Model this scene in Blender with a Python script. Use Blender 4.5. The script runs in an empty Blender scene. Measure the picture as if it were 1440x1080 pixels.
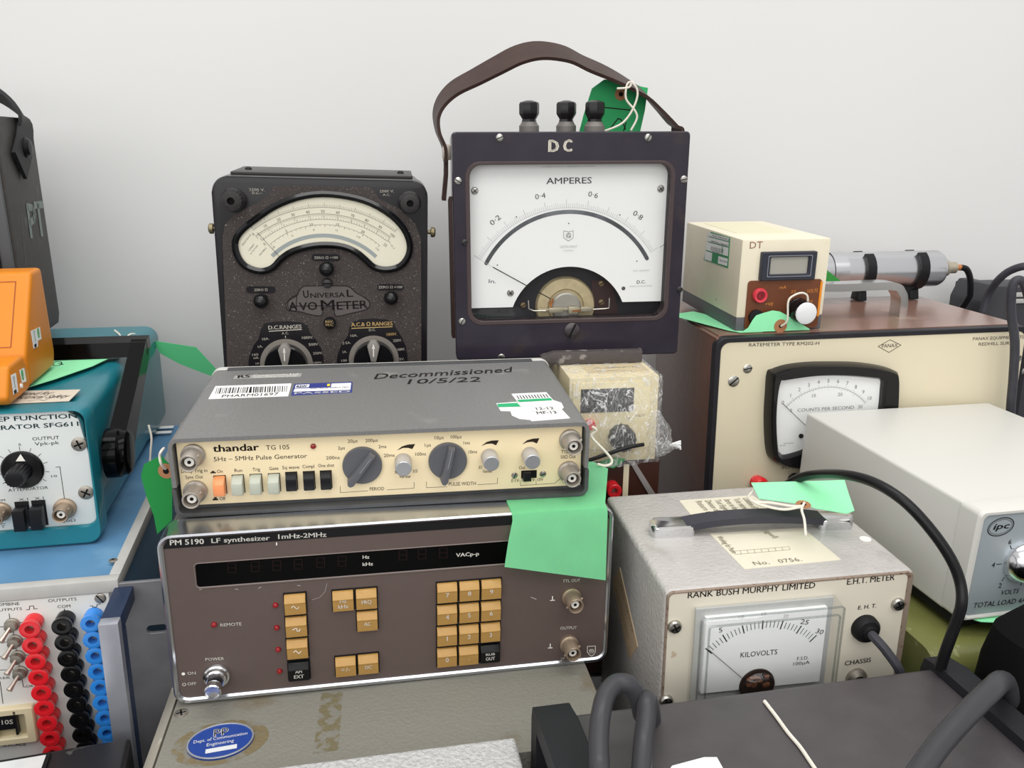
import bpy, bmesh, math, random
from mathutils import Vector, Matrix
random.seed(7)
C = bpy.context.scene.collection
SC = bpy.context.scene
R = math.radians

# ------------------------------------------------------------------ camera, world, lights, exposure
FPX, PITCH, CROLL = 1180.4, 0.27956, 0.005010
cr, sr = math.cos(CROLL), math.sin(CROLL)
FWD = Vector((0, math.cos(PITCH), -math.sin(PITCH)))
UP0 = Vector((0, math.sin(PITCH), math.cos(PITCH)))
EX = Vector((1, 0, 0))
cam = bpy.data.objects.new('camera', bpy.data.cameras.new('camera'))
C.objects.link(cam)
cam.data.sensor_width = 36
cam.data.lens = FPX / 1440 * 36
cam.data.clip_start = 0.01
rt = EX * cr + UP0 * sr
up = UP0 * cr - EX * sr
cam.matrix_world = Matrix((rt, up, -FWD)).transposed().to_4x4()
SC.camera = cam
SC.view_settings.view_transform = 'Standard'
SC.view_settings.look = 'None'
SC.view_settings.exposure = 0.0
SC.view_settings.gamma = 1.0
SC.view_settings.use_curve_mapping = False
wd = bpy.data.worlds.new('world'); SC.world = wd; wd.use_nodes = True
wd.node_tree.nodes['Background'].inputs[0].default_value = (1.0, 0.99, 0.98, 1)
wd.node_tree.nodes['Background'].inputs[1].default_value = 0.72

def area(name, loc, target, sx, sy, power, col=(1, 1, 1)):
    l = bpy.data.lights.new(name, 'AREA'); l.shape = 'RECTANGLE'; l.size = sx; l.size_y = sy
    l.energy = power; l.color = col
    o = bpy.data.objects.new(name, l); C.objects.link(o)
    d = Vector(target) - Vector(loc)
    o.rotation_euler = d.to_track_quat('-Z', 'Y').to_euler(); o.location = loc
    return o
area('ceiling_panel_light', (0.1, 0.35, 2.0), (0.1, 0.55, -0.3), 2.2, 0.7, 22, (1, .985, .96))
area('ceiling_panel_light', (0.2, -1.1, 1.9), (0, 0.8, -0.2), 3.4, 1.2, 34, (1, .99, .97))
area('front_fill_light', (-0.4, -1.7, 0.55), (0, 0.8, -0.15), 3.0, 1.0, 20, (1, .995, .985))  # unseen soft fill added behind the camera to brighten the low wall

# ------------------------------------------------------------------ materials
def hx(s):
    s = s.lstrip('#'); v = [int(s[i:i + 2], 16) / 255 for i in (0, 2, 4)]
    return tuple((x / 12.92 if x <= .04045 else ((x + .055) / 1.055) ** 2.4) for x in v) + (1,)
MATS = {}
def mat(name, col, rough=.5, metal=0., bump=None, var=None, dirt=None, coat=0., spec=.5, emit=0., crough=.08):
    if name in MATS: return MATS[name]
    m = bpy.data.materials.new(name); m.use_nodes = True
    nt = m.node_tree; b = nt.nodes['Principled BSDF']
    c = hx(col) if isinstance(col, str) else col
    if sum(c[:3]) < .17 and metal < .3: spec *= .5; coat *= .5
    b.inputs['Base Color'].default_value = c
    b.inputs['Roughness'].default_value = rough
    b.inputs['Metallic'].default_value = metal
    b.inputs['Specular IOR Level'].default_value = spec
    b.inputs['Coat Weight'].default_value = coat
    b.inputs['Coat Roughness'].default_value = crough
    tc = nt.nodes.new('ShaderNodeTexCoord')
    def noise(sc, det=3):
        n = nt.nodes.new('ShaderNodeTexNoise'); n.inputs['Scale'].default_value = sc
        n.inputs['Detail'].default_value = det
        nt.links.new(tc.outputs['Object'], n.inputs['Vector']); return n
    last = None
    if var:
        n = noise(var[0]); rp = nt.nodes.new('ShaderNodeMapRange')
        rp.inputs[1].default_value = .3; rp.inputs[2].default_value = .7
        rp.inputs[3].default_value = 1 - var[1]; rp.inputs[4].default_value = 1 + var[1]
        nt.links.new(n.outputs['Fac'], rp.inputs[0])
        mx = nt.nodes.new('ShaderNodeVectorMath'); mx.operation = 'SCALE'
        mx.inputs[0].default_value = c[:3]
        nt.links.new(rp.outputs[0], mx.inputs['Scale']); last = mx.outputs[0]
    if dirt:                      # (scale, colour, threshold, softness)
        n = noise(dirt[0], 6); rp = nt.nodes.new('ShaderNodeMapRange')
        rp.inputs[1].default_value = dirt[2]; rp.inputs[2].default_value = dirt[2] + dirt[3]
        nt.links.new(n.outputs['Fac'], rp.inputs[0])
        mx = nt.nodes.new('ShaderNodeMix'); mx.data_type = 'RGBA'
        nt.links.new(rp.outputs[0], mx.inputs[0])
        mx.inputs[6].default_value = c; mx.inputs[7].default_value = hx(dirt[1])
        if last: nt.links.new(last, mx.inputs[6])
        last = mx.outputs[2]
    if last: nt.links.new(last, b.inputs['Base Color'])
    if bump:
        n = noise(bump[0], 2); bp = nt.nodes.new('ShaderNodeBump')
        bp.inputs['Strength'].default_value = bump[1]; bp.inputs['Distance'].default_value = bump[2] if len(bump) > 2 else .0006
        nt.links.new(n.outputs['Fac'], bp.inputs['Height']); nt.links.new(bp.outputs[0], b.inputs['Normal'])
    if emit:
        b.inputs['Emission Color'].default_value = c; b.inputs['Emission Strength'].default_value = emit
    MATS[name] = m; return m
def glassmat(name, tint=(1, 1, 1, 1), refl=.06, rough=.02):
    if name in MATS: return MATS[name]
    m = bpy.data.materials.new(name); m.use_nodes = True; nt = m.node_tree
    for n in list(nt.nodes): nt.nodes.remove(n)
    o = nt.nodes.new('ShaderNodeOutputMaterial'); t = nt.nodes.new('ShaderNodeBsdfTransparent')
    g = nt.nodes.new('ShaderNodeBsdfGlossy'); g.inputs['Roughness'].default_value = rough
    lw0 = nt.nodes.new('ShaderNodeLayerWeight'); lw0.inputs[0].default_value = .5
    pw = nt.nodes.new('ShaderNodeMath'); pw.operation = 'POWER'; pw.inputs[1].default_value = 4
    lw = nt.nodes.new('ShaderNodeMath'); lw.operation = 'MULTIPLY_ADD'; lw.inputs[1].default_value = .6; lw.inputs[2].default_value = refl * .6
    nt.links.new(lw0.outputs['Facing'], pw.inputs[0]); nt.links.new(pw.outputs[0], lw.inputs[0])
    mx = nt.nodes.new('ShaderNodeMixShader'); t.inputs[0].default_value = tint
    nt.links.new(lw.outputs[0], mx.inputs[0]); nt.links.new(t.outputs[0], mx.inputs[1])
    nt.links.new(g.outputs[0], mx.inputs[2]); nt.links.new(mx.outputs[0], o.inputs[0])
    MATS[name] = m; return m
def wrapmat(name):
    m = bpy.data.materials.new(name); m.use_nodes = True; nt = m.node_tree
    for n in list(nt.nodes): nt.nodes.remove(n)
    o = nt.nodes.new('ShaderNodeOutputMaterial'); t = nt.nodes.new('ShaderNodeBsdfTransparent')
    g = nt.nodes.new('ShaderNodeBsdfPrincipled'); g.inputs['Roughness'].default_value = .22
    g.inputs['Base Color'].default_value = (.85, .85, .85, 1)
    tc = nt.nodes.new('ShaderNodeTexCoord')
    def ridge(sc, wd_, dist, st):
        n = nt.nodes.new('ShaderNodeTexNoise'); n.inputs['Scale'].default_value = sc; n.inputs['Detail'].default_value = 2; n.inputs['Distortion'].default_value = dist
        mp = nt.nodes.new('ShaderNodeMapping'); mp.inputs['Scale'].default_value = st; mp.inputs['Rotation'].default_value = (0, R(28), 0)
        nt.links.new(tc.outputs['Object'], mp.inputs[0]); nt.links.new(mp.outputs[0], n.inputs['Vector'])
        a = nt.nodes.new('ShaderNodeMath'); a.operation = 'SUBTRACT'; a.inputs[1].default_value = .5; nt.links.new(n.outputs['Fac'], a.inputs[0])
        b_ = nt.nodes.new('ShaderNodeMath'); b_.operation = 'ABSOLUTE'; nt.links.new(a.outputs[0], b_.inputs[0])
        r_ = nt.nodes.new('ShaderNodeMapRange'); r_.inputs[1].default_value = 0; r_.inputs[2].default_value = wd_; r_.inputs[3].default_value = 1; r_.inputs[4].default_value = 0
        nt.links.new(b_.outputs[0], r_.inputs[0]); return r_.outputs[0], n.outputs['Fac']
    r1, f1 = ridge(60, .03, 2., (1, 1, .45)); r2, f2 = ridge(200, .05, 1.5, (1, 1, .5))
    m1 = nt.nodes.new('ShaderNodeMath'); m1.operation = 'MULTIPLY_ADD'; m1.inputs[1].default_value = .55; m1.inputs[2].default_value = .11; nt.links.new(r1, m1.inputs[0])
    rp = nt.nodes.new('ShaderNodeMath'); rp.operation = 'MULTIPLY_ADD'; rp.inputs[1].default_value = .18; nt.links.new(r2, rp.inputs[0]); nt.links.new(m1.outputs[0], rp.inputs[2]); rp.use_clamp = True
    bp = nt.nodes.new('ShaderNodeBump'); bp.inputs['Strength'].default_value = 1.; bp.inputs['Distance'].default_value = .004
    nt.links.new(f1, bp.inputs['Height']); nt.links.new(bp.outputs[0], g.inputs['Normal'])
    mx = nt.nodes.new('ShaderNodeMixShader')
    nt.links.new(rp.outputs[0], mx.inputs[0]); nt.links.new(t.outputs[0], mx.inputs[1])
    nt.links.new(g.outputs[0], mx.inputs[2]); nt.links.new(mx.outputs[0], o.inputs[0])
    MATS[name] = m; return m

black = mat('black_plastic', '#17171a', .35)
matblack = mat('matt_black', '#121214', .6)
rubber = mat('cable_rubber', '#3a3a40', .42, var=(60, .15))
ink = mat('black_ink', '#1c1a18', .6)
inkgrey = mat('grey_ink', '#55524c', .6)
white = mat('white_ink', '#efece4', .6)
chrome = mat('chrome', '#dedfe2', .14, 1)
steel = mat('steel', '#b9b7b1', .32, 1)
dullsteel = mat('dull_steel', '#9c968c', .45, .85, bump=(900, .15))
nickel = mat('nickel_connector', '#b4aaa0', .38, .75)
ptfe = mat('white_insulator', '#e9e6de', .4)
dark = mat('dark_hole', '#050505', .7)
redled = mat('red_lens', '#8e0f16', .15, coat=.5)
redplastic = mat('red_plastic', '#d8202a', .28, coat=.3)
tagm = mat('green_card', (.30, .86, .46, 1), .75, bump=(1500, .12, .0002), var=(60, .03))  # one card stock; its darker copies below hold local shade in their colour
tagd = mat('green_card_far', '#23a95a', .75, bump=(1500, .12, .0002))
eyelet = mat('brown_eyelet', '#a9744f', .7)
stringm = mat('white_string', '#e7e0d2', .85, bump=(3000, .6, .0004))
paper = mat('white_paper', '#eeeeec', .55)
creampaper = mat('cream_paper', '#dcd6c2', .6, var=(40, .03))
glass = glassmat('meter_glass')

# ------------------------------------------------------------------ geometry helpers
def ray(px, py):
    dx, dy = px - 720, py - 540
    X = cr * dx + sr * dy; Y = -sr * dx + cr * dy
    return (EX * X + FWD * FPX - UP0 * Y) / FPX
def atz(px, py, z): d = ray(px, py); return d * (z / d.z)
def aty(px, py, y): d = ray(px, py); return d * (y / d.y)
def crop(ox, oy, s): return lambda x, y: (ox + x / s, oy + y / s)

class Fr:
    def __init__(s, th, o, U, V, N): s.th, s.o, s.U, s.V, s.N = th, Vector(o), Vector(U), Vector(V), Vector(N)
    def pt(s, u, v, w=0.): return s.o + s.U * u + s.V * v + s.N * w
    def uv(s, p, w=0.):
        o = s.th.Mi @ Vector((0, 0, 0)); d = s.th.Mi.to_3x3() @ ray(*p)
        n = s.N; q = s.o + n * w
        t = (q - o).dot(n) / d.dot(n); h = o + d * t - s.o
        return (h.dot(s.U), h.dot(s.V))
    def uvs(s, pts, w=0.): return [s.uv(p, w) for p in pts]
    def sub(s, w): return Fr(s.th, s.o + s.N * w, s.U, s.V, s.N)

class Thing:
    def __init__(s, name, label, cat, loc, yaw=0, lean=0, roll=0, dims=(1, 1, 1), group=None):
        o = bpy.data.objects.new(name, None); C.objects.link(o)
        o.empty_display_size = .02
        s.M = Matrix.Translation(loc) @ Matrix.Rotation(R(yaw), 4, 'Z') @ Matrix.Rotation(R(-lean), 4, 'X') @ Matrix.Rotation(R(roll), 4, 'Y')
        o.matrix_world = s.M; s.Mi = s.M.inverted(); s.o = o
        o['label'] = label; o['category'] = cat
        if group: o['group'] = group
        w, h, d = dims; s.w, s.h, s.d = w, h, d
        s.F = Fr(s, (0, 0, 0), (1, 0, 0), (0, 0, 1), (0, -1, 0))
        s.T = Fr(s, (0, 0, h), (1, 0, 0), (0, 1, 0), (0, 0, 1))
        s.L = Fr(s, (0, d, 0), (0, -1, 0), (0, 0, 1), (-1, 0, 0))
        s.Rt = Fr(s, (w, 0, 0), (0, 1, 0), (0, 0, 1), (1, 0, 0))
    def loc(s, p): return s.Mi @ Vector(p)

FONT = {}
def textmesh(txt, bold):
    k = (txt, bold)
    if k not in FONT:
        cu = bpy.data.curves.new('t', 'FONT'); cu.body = txt; cu.resolution_u = 2; cu.offset = bold; cu.size = 1
        ob = bpy.data.objects.new('t', cu); me = bpy.data.meshes.new_from_object(ob)
        FONT[k] = ([v.co.to_2d() for v in me.vertices], [tuple(p.vertices) for p in me.polygons])
        bpy.data.objects.remove(ob); bpy.data.curves.remove(cu); bpy.data.meshes.remove(me)
    return FONT[k]
CAPH = max(v.y for v in textmesh('H', 0)[0])

def rrect(u0, u1, v0, v1, r, n=5):
    r = max(r, 1e-5); out = []
    for cx, cy, a in ((u1 - r, v1 - r, 0), (u0 + r, v1 - r, 90), (u0 + r, v0 + r, 180), (u1 - r, v0 + r, 270)):
        for i in range(n + 1):
            t = R(a + 90 * i / n); out.append((cx + r * math.cos(t), cy + r * math.sin(t)))
    return out
def circ(u, v, r, n=24, a0=0, a1=360):
    full = abs(a1 - a0) >= 360; m = n if full else n + 1
    return [(u + r * math.cos(R(a0 + (a1 - a0) * i / n)), v + r * math.sin(R(a0 + (a1 - a0) * i / n))) for i in range(m)]
def smooth(pts, k=6, closed=False):
    P = [Vector(p) for p in pts]; n = len(P); out = []
    rng = range(n) if closed else range(n - 1)
    for i in rng:
        if closed: a, b, c, d = P[i - 1], P[i], P[(i + 1) % n], P[(i + 2) % n]
        else: a, b, c, d = P[max(i - 1, 0)], P[i], P[i + 1], P[min(i + 2, n - 1)]
        for j in range(k):
            t = j / k
            out.append(.5 * ((2 * b) + (c - a) * t + (2 * a - 5 * b + 4 * c - d) * t * t + (3 * b - a - 3 * c + d) * t ** 3))
    if not closed: out.append(P[-1])
    return out
def offset2(pts, d):
    n = len(pts); out = []
    for i in range(n):
        a, b, c = Vector(pts[i - 1]), Vector(pts[i]), Vector(pts[(i + 1) % n])
        t = (c - a); t.normalize(); out.append((b.x + t.y * d, b.y - t.x * d))
    return out

class MB:
    def __init__(s): s.bm = bmesh.new()
    def nv(s, p): return s.bm.verts.new(p)
    def face(s, vs):
        try: return s.bm.faces.new(vs)
        except ValueError: return None
    def _bev(s, vs, bev, seg):
        if bev <= 0: return
        vs = set(vs); es = [e for e in s.bm.edges if e.verts[0] in vs and e.verts[1] in vs]
        bmesh.ops.bevel(s.bm, geom=es, offset=bev, segments=seg, affect='EDGES', profile=.6, clamp_overlap=True)
    def box(s, fr, u0, u1, v0, v1, w0, w1, bev=0., seg=2):
        q = [(u0, v0), (u1, v0), (u1, v1), (u0, v1)]
        s.poly(fr, q, w0, w1, bev, seg); return s
    def poly(s, fr, pts, w0, w1, bev=0., seg=2, pts1=None):
        a = [s.nv(fr.pt(p[0], p[1], w0)) for p in pts]; b = [s.nv(fr.pt(p[0], p[1], w1)) for p in (pts1 or pts)]
        n = len(a); s.face(a[::-1]); s.face(b)
        for i in range(n): s.face([a[i], a[(i + 1) % n], b[(i + 1) % n], b[i]])
        if bev:
            es = [e for e in s.bm.edges if e.verts[0] in set(b) and e.verts[1] in set(b)]
            if n <= 8: s._bev(a + b, bev, seg)
            else: bmesh.ops.bevel(s.bm, geom=es, offset=bev, segments=seg, affect='EDGES', profile=.6, clamp_overlap=True)
        return s
    def flat(s, fr, pts, w=0.): s.face([s.nv(fr.pt(p[0], p[1], w)) for p in pts]); return s
    def loft(s, loops, close=True, caps=(True, True)):
        L = [[s.nv(p) for p in l] for l in loops]; n = len(L[0])
        for a, b in zip(L, L[1:]):
            for i in range(n if close else n - 1): s.face([a[i], a[(i + 1) % n], b[(i + 1) % n], b[i]])
        if caps[0]: s.face(L[0][::-1])
        if caps[1]: s.face(L[-1])
        return s
    def ring(s, fr, outer, inner, w0, w1, bev=0):
        n = len(outer); lo = []
        for P, w in ((outer, w0), (outer, w1 - bev), (offset_in(outer, inner, bev), w1), (offset_in(inner, outer, bev), w1), (inner, w1 - bev), (inner, w0)):
            lo.append([s.nv(fr.pt(p[0], p[1], w)) for p in P])
        m = len(lo)
        for k in range(m):
            a, b = lo[k], lo[(k + 1) % m]
            for i in range(n): s.face([a[i], a[(i + 1) % n], b[(i + 1) % n], b[i]])
        return s
    def lathe(s, fr, u, v, prof, seg=20, capa=True, capb=True, flute=None):
        L = []
        for r, w in prof:
            l = []
            for i in range(seg):
                t = 2 * math.pi * i / seg; rr = r
                if flute and (i % 2): rr = r * flute
                l.append(s.nv(fr.pt(u + rr * math.cos(t), v + rr * math.sin(t), w)))
            L.append(l)
        for a, b in zip(L, L[1:]):
            for i in range(seg): s.face([a[i], a[(i + 1) % seg], b[(i + 1) % seg], b[i]])
        if capa: s.face(L[0][::-1])
        if capb: s.face(L[-1])
        return s
    def tube(s, pts, r, seg=10, caps=True):
        P = [Vector(p) for p in pts]; prev = None; L = []
        for i, p in enumerate(P):
            t = (P[min(i + 1, len(P) - 1)] - P[max(i - 1, 0)]).normalized()
            if prev is None:
                a = Vector((0, 0, 1)) if abs(t.z) < .9 else Vector((1, 0, 0)); n = t.cross(a).normalized()
            else: n = (prev - t * prev.dot(t)).normalized()
            prev = n; b = t.cross(n); rr = r[i] if isinstance(r, (list, tuple)) else r
            L.append([p + (n * math.cos(2 * math.pi * k / seg) + b * math.sin(2 * math.pi * k / seg)) * rr for k in range(seg)])
        return s.loft(L, caps=(caps, caps))
    def ribbon(s, pts, side, wd, th):
        P = [Vector(p) for p in pts]; L = []
        for i, p in enumerate(P):
            t = (P[min(i + 1, len(P) - 1)] - P[max(i - 1, 0)]).normalized()
            sd = Vector(side(i / (len(P) - 1)) if callable(side) else side); sd = (sd - t * sd.dot(t)).normalized()
            n = t.cross(sd).normalized(); w_ = wd(i / (len(P) - 1)) if callable(wd) else wd
            L.append([p + sd * w_ / 2 + n * th / 2, p - sd * w_ / 2 + n * th / 2, p - sd * w_ / 2 - n * th / 2, p + sd * w_ / 2 - n * th / 2])
        return s.loft(L)
    def line(s, fr, pts, wd, w=.00012, closed=False):
        P = [Vector(p) for p in pts]; n = len(P)
        for i in range(n if closed else n - 1):
            a, b = P[i], P[(i + 1) % n]; t = b - a
            if t.length < 1e-9: continue
            t.normalize(); q = Vector((-t.y, t.x)) * wd / 2; e = t * wd * .3
            s.flat(fr, [a - q - e, b - q + e, b + q + e, a + q - e], w)
        return s
    def pline(s, fr, pts, wpx=1., w=.00012, closed=False):
        q = fr.uvs(pts, w); a = Vector(fr.uv((pts[0][0] + 1, pts[0][1]), w)) - Vector(q[0])
        return s.line(fr, q, a.length * wpx, w, closed)
    def ppoly(s, fr, pts, w=.0001, w1=None):
        q = fr.uvs(pts, w)
        return s.flat(fr, q, w) if w1 is None else s.poly(fr, q, w, w1)
    def text(s, fr, txt, u, v, h, width=None, rot=0., w=.00015, bold=0., shear=0., align='l'):
        if bold > 0:
            k = bold * .8 * h / CAPH; ux, uy = math.cos(rot) * k, math.sin(rot) * k
            s.text(fr, txt, u + ux, v + uy, h, width, rot, w, 0, shear, align)
            s.text(fr, txt, u - uy * .8, v + ux * .8, h, width, rot, w, 0, shear, align); u -= ux; v -= uy
        vs, fs = textmesh(txt, 0)
        if not vs: return s
        x0 = min(p.x for p in vs); x1 = max(p.x for p in vs)
        sy = h / CAPH; sx = sy if width is None else width / max(x1 - x0, 1e-6)
        off = {'l': 0, 'c': -.5, 'r': -1}[align] * (x1 - x0) * sx
        ca, sa = math.cos(rot), math.sin(rot); V = []
        for p in vs:
            x = (p.x - x0) * sx + off + shear * p.y * sy; y = p.y * sy
            V.append(s.nv(fr.pt(u + ca * x - sa * y, v + sa * x + ca * y, w)))
        for f in fs: s.face([V[i] for i in f])
        return s
    def ptext(s, fr, txt, p0, p1, hpx, w=.00015, bold=0., shear=0.):
        a, b = Vector(fr.uv(p0, w)), Vector(fr.uv(p1, w)); m = ((p0[0] + p1[0]) / 2, (p0[1] + p1[1]) / 2)
        h = (Vector(fr.uv((m[0], m[1] - hpx), w)) - Vector(fr.uv(m, w))).length
        d = b - a
        return s.text(fr, txt, a.x, a.y, h, d.length, math.atan2(d.y, d.x), w, bold, shear)
    def build(s, name, m, par=None, sharp=35, **props):
        bm = s.bm
        bmesh.ops.recalc_face_normals(bm, faces=bm.faces)
        me = bpy.data.meshes.new(name); bm.to_mesh(me); bm.free()
        me.materials.append(m)
        if len(me.polygons):
            me.shade_smooth(); me.set_sharp_from_angle(angle=R(sharp))
        o = bpy.data.objects.new(name, me); C.objects.link(o)
        if par is not None: o.parent = par.o if isinstance(par, Thing) else par
        for k, v in props.items(): o[k] = v
        return o
def offset_in(a, b, d):
    out = []
    for p, q in zip(a, b):
        P, Q = Vector(p), Vector(q); t = Q - P
        out.append(tuple(P + t.normalized() * min(d, t.length * .45)) if t.length > 1e-9 else p)
    return out
def thing1(o, label, cat, group=None):
    o['label'] = label; o['category'] = cat
    if group: o['group'] = group
    return o
class World0:
    M = Matrix.Identity(4); Mi = Matrix.Identity(4)
W0 = World0()
def wfr(o, U, V, N): return Fr(W0, o, U, V, N)
def scale_of(fr, p, w=0.):   # metres per pixel at p, measured along U
    return (Vector(fr.uv((p[0] + 1, p[1]), w)) - Vector(fr.uv(p, w))).length

# ------------------------------------------------------------------ shared small parts
def bnc(th, fr, p, k=1., rear=1.3, m=None):
    u, v = fr.uv(p); a = .0048 * k; m = m or nickel
    b = MB(); b.lathe(fr, u, v, [(a * rear, 0), (a * rear, .0022 * k), (a * 1.12, .0028 * k), (a, .004 * k), (a, .0125 * k), (a * .93, .013 * k), (a * .80, .0128 * k), (a * .78, .005 * k)], 22, capb=False)
    for t in (30, 210):
        x, y = u + a * math.cos(R(t)), v + a * math.sin(R(t))
        f2 = Fr(th, fr.pt(x, y, .0085 * k), fr.V, fr.N, fr.U * math.cos(R(t)) + fr.V * math.sin(R(t)))
        b.lathe(f2, 0, 0, [(.0009 * k, -.0005), (.0009 * k, .0009 * k)], 8)
    o = b.build('bnc_socket', m, th)
    MB().lathe(fr, u, v, [(a * .78, .0052 * k), (a * .55, .0053 * k), (a * .52, .0105 * k), (a * .22, .0107 * k), (a * .2, .007 * k)], 18).build('insulator', ptfe, o)
    MB().lathe(fr, u, v, [(a * .2, .0104 * k), (a * .2, .0108 * k)], 10).build('centre_contact', dark, o)
    return o
def screw(th, fr, p, r, w=0., kind='slot', m=None, ang=30, proud=.0012, name='screw'):
    u, v = fr.uv(p, w); m = m or steel
    o = MB().lathe(fr, u, v, [(r, w - .0003), (r, w + proud * .5), (r * .8, w + proud), (r * .3, w + proud * 1.15)], 18).build(name, m, th)
    b = MB()
    for a in ((ang,) if kind == 'slot' else (ang, ang + 90)):
        c, s_ = math.cos(R(a)) * r * (.9 if kind == 'slot' else .6), math.sin(R(a)) * r * (.9 if kind == 'slot' else .6)
        b.line(fr, [(u - c, v - s_), (u + c, v + s_)], r * .24, w + proud * 1.2)
    b.build('screw_slot', dark, o)
    return o
def pxr(fr, p, rp): return scale_of(fr, p) * rp
def led(th, fr, p, r=.0016):
    u, v = fr.uv(p); return MB().lathe(fr, u, v, [(r, 0), (r, .0008), (r * .8, .0015), (r * .35, .0019)], 12).build('indicator_lamp', redled, th)
def cord(name, pts, r, m, k=6, seg=10, par=None): return MB().tube(smooth(pts, k), r, seg).build(name, m, par)

# ================================================================== SETTING
BZ = -.46
WY = lambda x: .925 + .17 * (x + .05)
wallm = mat('painted_wall', '#dddddc', .75, bump=(55, .05, .001), var=(3, .012))
a = math.atan(.17)
fw = wfr((0, WY(0), 0), (math.cos(a), math.sin(a), 0), (0, 0, 1), (math.sin(a), -math.cos(a), 0))
MB().box(fw, -2.2, 2.2, -1.25, 1.6, -.08, 0).build('wall_back', wallm, None, kind='structure')
MB().box(wfr((0, 0, 0), (1, 0, 0), (0, 1, 0), (0, 0, 1)), -6, 6, -8, 1.6, -1.3, -1.25).build('floor', mat('floor_vinyl', '#75736f', .5, var=(20, .06)), None, kind='structure')
bench = Thing('workbench', 'pale grey laboratory bench under all the instruments', 'bench', (0, WY(0), BZ), math.degrees(a), dims=(1, .8, .8))
MB().box(bench.T.sub(-.8), -1.3, 1.3, -.9, -.002, -.035, 0, .003).build('worktop', mat('bench_laminate', '#77777a', .5), bench)
for x in (-1.2, 1.2):
    for y in (-.83, -.08):
        MB().box(bench.T.sub(-.8), x - .025, x + .025, y - .025, y + .025, -.788, -.035).build('leg', dullsteel, bench)

# ================================================================== BLUE PULSE GENERATOR (left, lower)
th = Thing('rack_pulse_generator', 'blue topped rack pulse generator with columns of red, black and blue sockets', 'instrument',
           (-.5235, .4298, BZ + .0045), 12.73, -.3, .92, (.2712, .1858, .325))
F, T = th.F, th.T
bluem = mat('blue_enamel', '#5a88ae', .42, bump=(700, .15), var=(25, .05), dirt=(14, '#6f9abb', .58, .1))
rimm = mat('grey_enamel', '#b3b2ae', .45, var=(80, .05))
b = MB(); b.box(F, 0, th.w - .004, .004, th.h - .003, -.3225, -.004); b.build('case', bluem, th)
b = MB(); b.box(F, 0, th.w, th.h - .009, th.h, -.008, 0, .001); b.box(T, th.w - .007, th.w, .008, th.d, -.009, 0, .0008); b.box(F, th.w - .007, th.w, .004, th.h - .009, -.008, -.001)
b.build('frame_rail', rimm, th)
pm = mat('pale_grey_panel', '#d3d3cf', .45, var=(30, .02))
MB().box(F, 0, th.w - .001, .004, th.h - .0095, -.006, -.0012, .0005).build('front_panel', pm, th)
FP = F.sub(-.0012); c = crop(0, 810, 4.32)
redsock, blacksock, bluesock = redplastic, mat('black_socket', '#0f0f11', .2, coat=.4), mat('blue_plastic', '#2f86dc', .3, coat=.3)
def sock(fr, p, m, r, L=.011, name='banana_socket'):
    u, v = fr.uv(p)
    o = MB().lathe(fr, u, v, [(r, 0), (r, L * .55), (r * .93, L * .62), (r * 1.05, L * .8), (r * 1.04, L * .97), (r * .95, L), (r * .5, L * .98), (r * .46, L * .4)], 20, capb=False).build(name, m, th)
    MB().lathe(fr, u, v, [(r * .48, L * .42), (r * .48, L * .45)], 12).build('contact', dullsteel, o)
    return o
for m, top, bot in ((redsock, (211, 272), (352, 1040)), (blacksock, (403, 255), (545, 1020)), (bluesock, (574, 238), (690, 1010))):
    A_, B_ = Vector(FP.uv(c(*top))), Vector(FP.uv(c(*bot))); n = 8
    st = (B_ - A_) / 8.3
    for i in range(11):
        q = A_ + st * i * 1.0
        if q.y < .022: break
        fr = FP
        r = .0058
        o = MB().lathe(fr, q.x, q.y, [(r, 0), (r, .006), (r * .93, .007), (r * 1.06, .009), (r * 1.05, .0108), (r * .95, .011), (r * .5, .0108), (r * .46, .004)], 20, capb=False).build('banana_socket', m, th)
        MB().lathe(fr, q.x, q.y, [(r * .48, .0042), (r * .48, .0045)], 12).build('contact', dullsteel, o)
for p in ((75, 292), (93, 392), (110, 487), (125, 582)):
    u, v = FP.uv(c(*p))
    o = MB().lathe(FP, u, v, [(.0046, 0), (.0046, .0012), (.0036, .0016), (.0034, .005), (.0026, .0052)], 14).build('toggle_switch', dullsteel, th)
    MB().tube([FP.pt(u, v, .004), FP.pt(u - .0022, v - .003, .0095), FP.pt(u - .0036, v - .0048, .0125)], [.0011, .0014, .002], 8).build('toggle', nickel, o)
    MB().lathe(FP, u, v, [(.0006, 0), (.0006, .001)], 6)
b = MB()
b.ptext(FP, 'COMBINE', c(-38, 185), c(118, 176), 4); b.ptext(FP, 'OUTPUTS', c(-38, 218), c(134, 206), 3.6)
for s_, p0, p1, h in (('OUTPUTS', (293, 160), (466, 148), 4), ('COM', (350, 196), (428, 190), 4), ('OR', (160, 678), (202, 674), 3), ('MARKER', (-95, 632), (62, 624), 3), ('TIMESCALE', (-45, 1042), (160, 1030), 4.2)):
    b.ptext(FP, s_, c(*p0), c(*p1), h)
PL = lambda pts, w=1: b.pline(FP, [c(*q) for q in pts], w)
PL([(160, 205), (178, 204), (180, 183), (204, 181), (206, 200), (228, 198)]); PL([(546, 182), (562, 181), (564, 190), (588, 188), (590, 173), (610, 171)])
PL([(55, 228), (60, 262)]); PL([(78, 325), (84, 362)]); PL([(95, 425), (101, 460)]); PL([(112, 520), (118, 552)]); PL([(132, 615), (142, 674), (158, 674)])
for y, x0, x1 in ((285, 100, 150), (384, 122, 162), (482, 140, 180), (576, 155, 195)): PL([(x0, y), (x1, y - 3)])
for y, x0, x1 in ((310, -20, 45), (404, -20, 60), (490, -20, 70), (572, -20, 85)): PL([(x0, y), (x1, y - 3)])
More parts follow.
